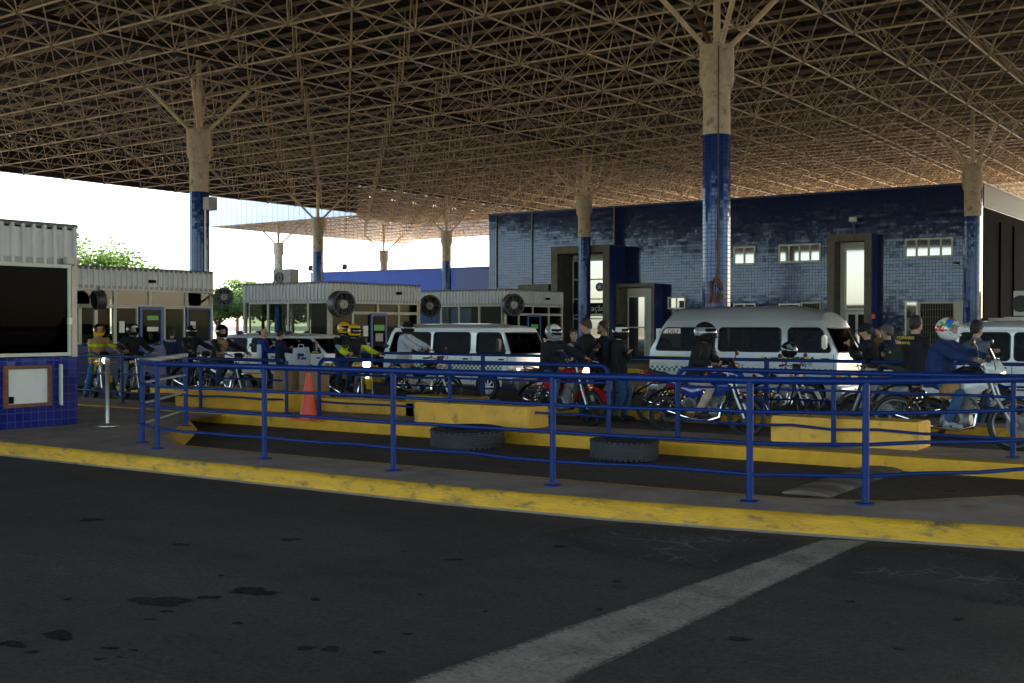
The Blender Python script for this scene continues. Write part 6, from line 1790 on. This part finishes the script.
# hooded rider in front of the white van
p = ground_at(424, 20.4)
moto('dark motorcycle with chrome engine below the rider in the white hoodie', p, R(10), 'blackbike')
person('rider in white hoodie and black helmet seen from behind, in front of the white van', p, R(14), 'ride', 'c_white', 'c_beige', 'shoe', 'helmet', helmet='h_black', arms=('bar', 'bar'), lean=6, stature=1.72, dx=-.32, dz=.14, coat=.035,
       group=RG, feet=('ground', 'ground'), over=('c_black', lambda c, n: abs(c.y) > .23 and c.x < .06 and .02 < c.z < .33 and False))
# silver motorcycle without rider
p = V((-8.75, 21.9, gz(21.9)))
moto('silver and black motorcycle without a rider, standing beside the silver van', p, R(-30), 'whitebike', steer=.25, variant='street')
# big white motorcycle at the right
p = V((-4.05, 16.15, 0))
mo = moto('tall white trail motorcycle at the right, ridden by the person in a colourful helmet', p, R(-2), 'whitebike', variant='trail', lamp='litwarm', paint2='blackbike')
mo.scale = (1.1, 1.1, 1.1)
person('rider in blue jacket with colourful peaked helmet on the white trail motorcycle', p, R(-2), 'ride', 'c_blue', 'c_jeans', 'shoewhite', 'helmet', helmet='h_white', visor=None,
       h2=(['h_blue', 'h_green', 'h_red'], lambda c: (1 if noise.noise(c * 11 + V((2, 0, 0))) > .06 else (2 if noise.noise(c * 13 + V((7, 3, 0))) > .10 else (3 if noise.noise(c * 15 + V((1, 9, 0))) > .2 else 0))) if c.z > -.02 else 0),
       arms=((.34, .36, 1.20), (.34, -.36, 1.20)), lean=12, stature=1.72, dx=-.06, dz=.05, coat=.04, group=RG, pitch=6, hscale=1.12)
bag_p = p + V((.02, -.24, .80))
bg_ = MB().path([(-.13, 0, -.07), (-.08, 0, -.02), (.03, 0, .02), (.12, 0, 0)], [(.05, .06), (.08, .11), (.085, .10), (.04, .05)], n=14, side=(0, 1, 0)).path([(-.1, -.02, .05), (0, .05, .16), (.1, -.02, .06)], .008, n=5)
o_ = bg_.build('pouch', 'c_tan'); o_.location = bag_p; o_.rotation_euler = (0, R(-20), 0)
tag(o_, 'tan cloth pouch hanging at the thigh of the trail motorcycle rider', 'pouch')
# dark motorcycle behind it, by the railing
p = ground_at(893, 18.0)
moto('dark motorcycle with a wide black seat, standing behind the tail of the white trail motorcycle', p, R(165), 'greybike', variant='shroud')
# left group
p = ground_at(100, 16.0)
moto('motorcycle in black and yellow, farthest left, ridden by the person in tan jacket', p, R(-24), 'yellowbike', variant='street', lamp='litwarm')
person('rider in tan jacket with bright yellow band and yellow helmet at far left', p, R(-24), 'ride', 'c_tan', 'c_jeans', 'shoe', 'helmet', helmet='h_yellow', visor='open', arms=('bar', 'thigh'), lean=6, stature=1.66, group=RG, skin='skin2',
       feet=('ground', 'ground'), over=('c_yellow', lambda c, n: .03 < c.z < .12 or (.28 < c.z < .34)))
p = ground_at(134, 16.4)
moto('motorcycle with a bright headlamp, between the tan jacketed rider and the steel barrier post', p, R(-20), 'blackbike', lamp='lampglass', variant='street')
person('rider in black jacket and pale jeans beside the tan jacketed rider', p, R(-12), 'ride', 'c_black', 'c_lightblue', 'shoe', 'helmet', helmet='h_black', h2=(['h_white'], lambda c: 1 if c.z > .06 and c.x > .0 else 0), arms=('bar', 'bar'), lean=8, stature=1.70, group=RG, visor='open', feet=('ground', 'ground'))
p = ground_at(196, 18.1)
moto('nearly hidden dark motorcycle behind the woman in the open helmet', p, R(-8), 'blackbike', variant='alloy')
person('rider in black with closed helmet, just left of the woman in the open helmet', p, R(-8), 'ride', 'c_black', 'c_jeansdark', 'shoe', 'helmet', helmet='h_black', h2=(['h_white'], lambda c: 1 if abs(c.y) < .03 and c.z > 0 else 0), arms=('bar', 'bar'), lean=6, stature=1.66, group=RG, dx=-.1)
p = ground_at(226, 16.6)
moto('dark motorcycle with grey fork, ridden by the woman in the open helmet', p, R(-4), 'blackbike', variant='street')
person('woman in black jacket with long fair hair and open black helmet, leaning on the handlebar', p, R(-4), 'ride', 'c_black', 'c_jeansdark', 'shoe', 'helmet', helmet='h_black', visor='open', arms=('bar', 'bar'), lean=14, stature=1.64, group=RG, female=True, hair_long=False, dx=-.12, over=('c_tan', lambda c, n: c.x > .10 and abs(c.y) < .12 and c.z > .1))

# ------------------------------------------------------------------ people on foot
SG = 'people standing between the lanes'
def stand(px, Y, rz, label, **k): return person(label, ground_at(px, Y), R(rz), 'stand', group=SG, **k)
stand(172, 20.0, 130, 'officer in dark navy jacket with pale letters on the back, at the second booth', top='c_navy', legs='c_black', arms=('fold', 'down'), back=[('POLICIA', .075, .10, 'paper')], stature=1.66)
stand(262, 21.0, 35, 'bald man in white and royal blue jacket, facing the white shopping bag', top='c_royal', legs='c_jeansdark', head='bald', arms=('fold', 'reach'), stature=1.70, over=('c_white', lambda c, n: c.x < .02 and c.z < .38), coat=.015, lean=4, pitch=10)
rt, J_ = stand(280, 21.0, 62, 'man in navy jacket with grey letters on the back, holding the white shopping bag', top='c_navy', legs='c_black', arms=('fold', 'reach'), stature=1.68, back=[('POLICIA', .075, .10, 'c_white'), ('FEDERAL', .06, .02, 'c_white')], pitch=14)
stand(587, 17.75, -128, 'young man with brown hair and black zipped jacket, looking down at the red motorcycle', top='c_black', legs='c_jeansdark', hairm='hairbrown', arms=('fold', 'down'), stature=1.78, yaw=-20, pitch=14, coat=.01)
rt2, J2 = stand(604, 18.25, -120, 'bearded man with glasses in dark clothes, behind the young man with brown hair', top='c_black', legs='c_black', hairm='hair', skin='skin2', arms=('fold', 'fold'), stature=1.76)
gl_ = MB()
for sg in (1, -1): gl_.torus((.098, sg * .031, .012), (1, 0, 0), .020, .003, 14, 4)
gl_.tube((.10, -.012, .014), (.10, .012, .014), .003, n=4)
gl_.v = [J2['hc'] + q for q in gl_.v]; gl_.build('glasses', 'black', rt2)
bd_ = MB().path([(.062, .05, -.05), (.088, .03, -.085), (.094, 0, -.095), (.088, -.03, -.085), (.062, -.05, -.05)], [.012, .02, .022, .02, .012], n=8)
bd_.v = [J2['hc'] + q for q in bd_.v]; bd_.build('beard', 'hair', rt2)
rt3, J3 = stand(619, 17.85, 15, 'person in black jacket, blue jeans and black helmet with a backpack, beside the bearded man', top='c_black', legs='c_jeans', head='helmet', helmet='h_black', h2=(['h_white'], lambda c: 1 if .03 < c.z < .09 and c.x > -.05 else 0), stature=1.66, arms=('fold', 'down'), coat=.01)
bp_ = MB().path([(-.06, 0, -.22), (-.07, 0, -.05), (-.06, 0, .12), (-.02, 0, .19)], [(.14, .075), (.155, .095), (.14, .08), (.08, .04)], n=14, side=(0, 1, 0)).path([(-.08, 0, -.14), (-.11, 0, -.1), (-.12, 0, -.02)], [(.09, .04), (.1, .06), (.08, .03)], n=12, side=(0, 1, 0))
for sg in (1, -1): bp_.path([(-.01, sg * .10, .16), (.13, sg * .115, .17), (.27, sg * .11, .05), (.25, sg * .12, -.12), (.02, sg * .13, -.2)], [(.022, .006)] * 5, n=6, side=(0, 1, 0))
o_ = bp_.build('backpack', 'c_black'); o_.location = ground_at(619, 17.85) + Matrix.Rotation(R(15), 3, 'Z') @ (J3['chest'] + V((-.14, 0, -.03))); o_.rotation_euler = (0, 0, R(15))
tag(o_, 'black backpack worn by the person in blue jeans and black helmet', 'backpack')
stand(871, 19.5, 190, 'man in black cap and black hoodie looking at his hands before the silver van', top='c_black', legs='c_jeansdark', head='cap', arms=('phone', 'phone'), stature=1.76, pitch=14, coat=.02, lean=6, stride=.16)
stand(841, 26.6, -100, 'man with short dark hair whose face shows behind the silver van windscreen', top='c_navy', legs='c_black', stature=1.88)
stand(866, 26.8, 170, 'dark haired person in navy behind the man in the black cap', top='c_navy', legs='c_black', stature=1.86)
stand(888, 20.3, 175, 'grey haired man in navy jacket with a white sleeve badge', top='c_navy', legs='c_jeansdark', hairm='hairgrey', stature=1.78, arms=('fold', 'down'), over=('paper', lambda c, n: c.y > .19 and .10 < c.z < .19 and n.y > .6))
stand(879, 30.0, -110, 'person in mustard jacket far behind, near the third entrance', top='c_mustard', legs='c_black', stature=1.82)
stand(915, 18.1, 62, 'big man with short black hair seen from behind, yellow letters on his black jacket', top='c_black', legs='c_black', stature=1.82, coat=.03, arms=('fold', 'fold'), back=[('COMANDO', .066, .12, 'yellowpaint'), ('NAVAL', .062, .045, 'yellowpaint')])
stand(976, 19.4, 58, 'man in plain grey shirt seen from behind, next to the colourful helmet', top='c_grey', legs='c_jeansdark', stature=1.80, arms=('fold', 'fold'))
stand(899, 19.1, 120, 'person in olive jacket half hidden between the grey haired man and the big man', top='c_olive', legs='c_black', stature=1.66, arms=('fold', 'fold'))
stand(151, 21.5, -60, 'officer in dark uniform in front of the blue booth door, facing the riders', top='c_navy', legs='c_black', stature=1.66, arms=('fold', 'fold'))
stand(574, 19.6, -60, 'man in dark jacket behind the red motorcycle rider, beside the young man', top='c_navy', legs='c_black', stature=1.66, hairm='hair', arms=('down', 'fold'))
# ------------------------------------------------------------------ people inside the vans
def seated(px, Y, zg, zs, rz, label, **k):
    q = AY(px, 330, Y); return person(label, (q.x, Y, zg + zs), R(rz), 'sit', **k)
seated(797, 24.5, SZ, .40, 0, 'woman with dark hair and pale blouse in the front seat of the silver van', top='c_lightblue', legs='c_black', female=True, hair_long=True, arms=('down', 'fold'), stature=1.62)
seated(812, 25.25, SZ, .40, 0, 'driver in red behind the wheel of the silver van', top='c_red', legs='c_black', arms=('wheel', 'wheel'), stature=1.70)
seated(464, 24.0, WZ, .30, 0, 'passenger in dusty red shirt at the middle window of the white taxi van', top='c_red', legs='c_black', arms=('fold', 'fold'), stature=1.62)
seated(489, 24.0, WZ, .30, 0, 'person in green shirt in the front seat of the white taxi van', top='c_green', legs='c_black', arms=('fold', 'fold'), stature=1.62, skin='skin2')
seated(1018, 24.5, RZ, .34, 180, 'person in black jacket and white shirt inside the van at the right edge', top='c_black', legs='c_black', arms=('fold', 'down'), stature=1.66, over=('c_white', lambda c, n: c.x > .08 and abs(c.y) < .06))

# ------------------------------------------------------------------ small things
# white shopping bag held in front of the man in navy
bc = AY(301, 356, 20.55); base = V((bc.x, bc.y, AY(301, 368, 20.55).z))
hb_ = AY(301, 344, 20.55).z - base.z
sb_ = tag(empty('shopping_bag', base, R(55)), 'white plastic shopping bag with blue and red print, held by the man in navy', 'shopping bag'); sb_.scale = (.82, .82, 1)
bb_ = MB().path([(0, 0, 0), (0, 0, .03), (.01, 0, hb_ * .45), (0, .01, hb_ * .85)], [(.24, .13), (.27, .16), (.28, .15), (.25, .06)], n=20, side=(1, 0, 0))
for v_ in bb_.v: v_ += Vector((noise.noise(v_ * 9), noise.noise(v_ * 9 + Vector((5, 0, 0))), 0)) * .03
bb_.build('bag_body', 'c_white', sb_)
for sg in (1, -1): MB().path([(-.10, sg * .03, hb_ * .82), (-.06, sg * .03, hb_ * .98), (.06, sg * .03, hb_ * .98), (.10, sg * .03, hb_ * .82)], .010, n=6).build('handle', 'c_white', sb_)
pr_ = MB().rbox((-.04, -.165, hb_ * .55), (.18, .05, .07), (R(4), 0, 0), 0).rbox((.05, -.165, hb_ * .40), (.14, .05, .05), (0, 0, 0), 0).rbox((-.10, -.165, hb_ * .42), (.07, .05, .06), (0, 0, 0), 1)
pr_.build('print', ['c_royal', 'redlens'], sb_)
# black and silver helmet hung on the silver motorcycle's mirror
hq = AY(789, 350, 21.75)
hl = MB(); nu, nv = 26, 16
hv = [V((.15 * math.sin(math.pi * (.02 + .8 * i / nv)) * math.cos(2 * math.pi * j / nu), .125 * math.sin(math.pi * (.02 + .8 * i / nv)) * math.sin(2 * math.pi * j / nu), .145 * math.cos(math.pi * (.02 + .8 * i / nv)))) for i in range(nv + 1) for j in range(nu)]
hl.v = hv
for i in range(nv):
    for j in range(nu):
        q = (i * nu + j, (i + 1) * nu + j, (i + 1) * nu + (j + 1) % nu, i * nu + (j + 1) % nu); c = sum((hv[k] for k in q), V()) / 4
        hl.f.append(q); hl.m.append(1 if (noise.noise(c * 9 + V((4, 0, 0))) > .12 and c.z > -.03) else 0)
ho = hl.build('helmet', ['h_black', 'h_grey'], None, angle=50)
ho.location = hq; ho.rotation_euler = (0, R(12), R(-25)); ho.scale = (1.15, 1.15, 1.15)
tag(ho, 'black and silver helmet hung on the mirror of the riderless silver motorcycle', 'helmet')
vv = [V((.156 * math.cos(a) * math.cos(e), .131 * math.sin(a) * math.cos(e), .15 * math.sin(e) - .01)) for e in [(-.35 + .75 * i / 6) for i in range(7)] for a in [(-1.1 + 2.2 * j / 12) for j in range(13)]]
MB().add(vv, [(i * 13 + j, i * 13 + j + 1, (i + 1) * 13 + j + 1, (i + 1) * 13 + j) for i in range(6) for j in range(12)]).build('visor', 'visor', ho)
MB().path([(0, 0, -.12), (-.02, 0, -.28), (0, 0, -.42)], .012, n=5).build('chin_strap', 'black', ho)
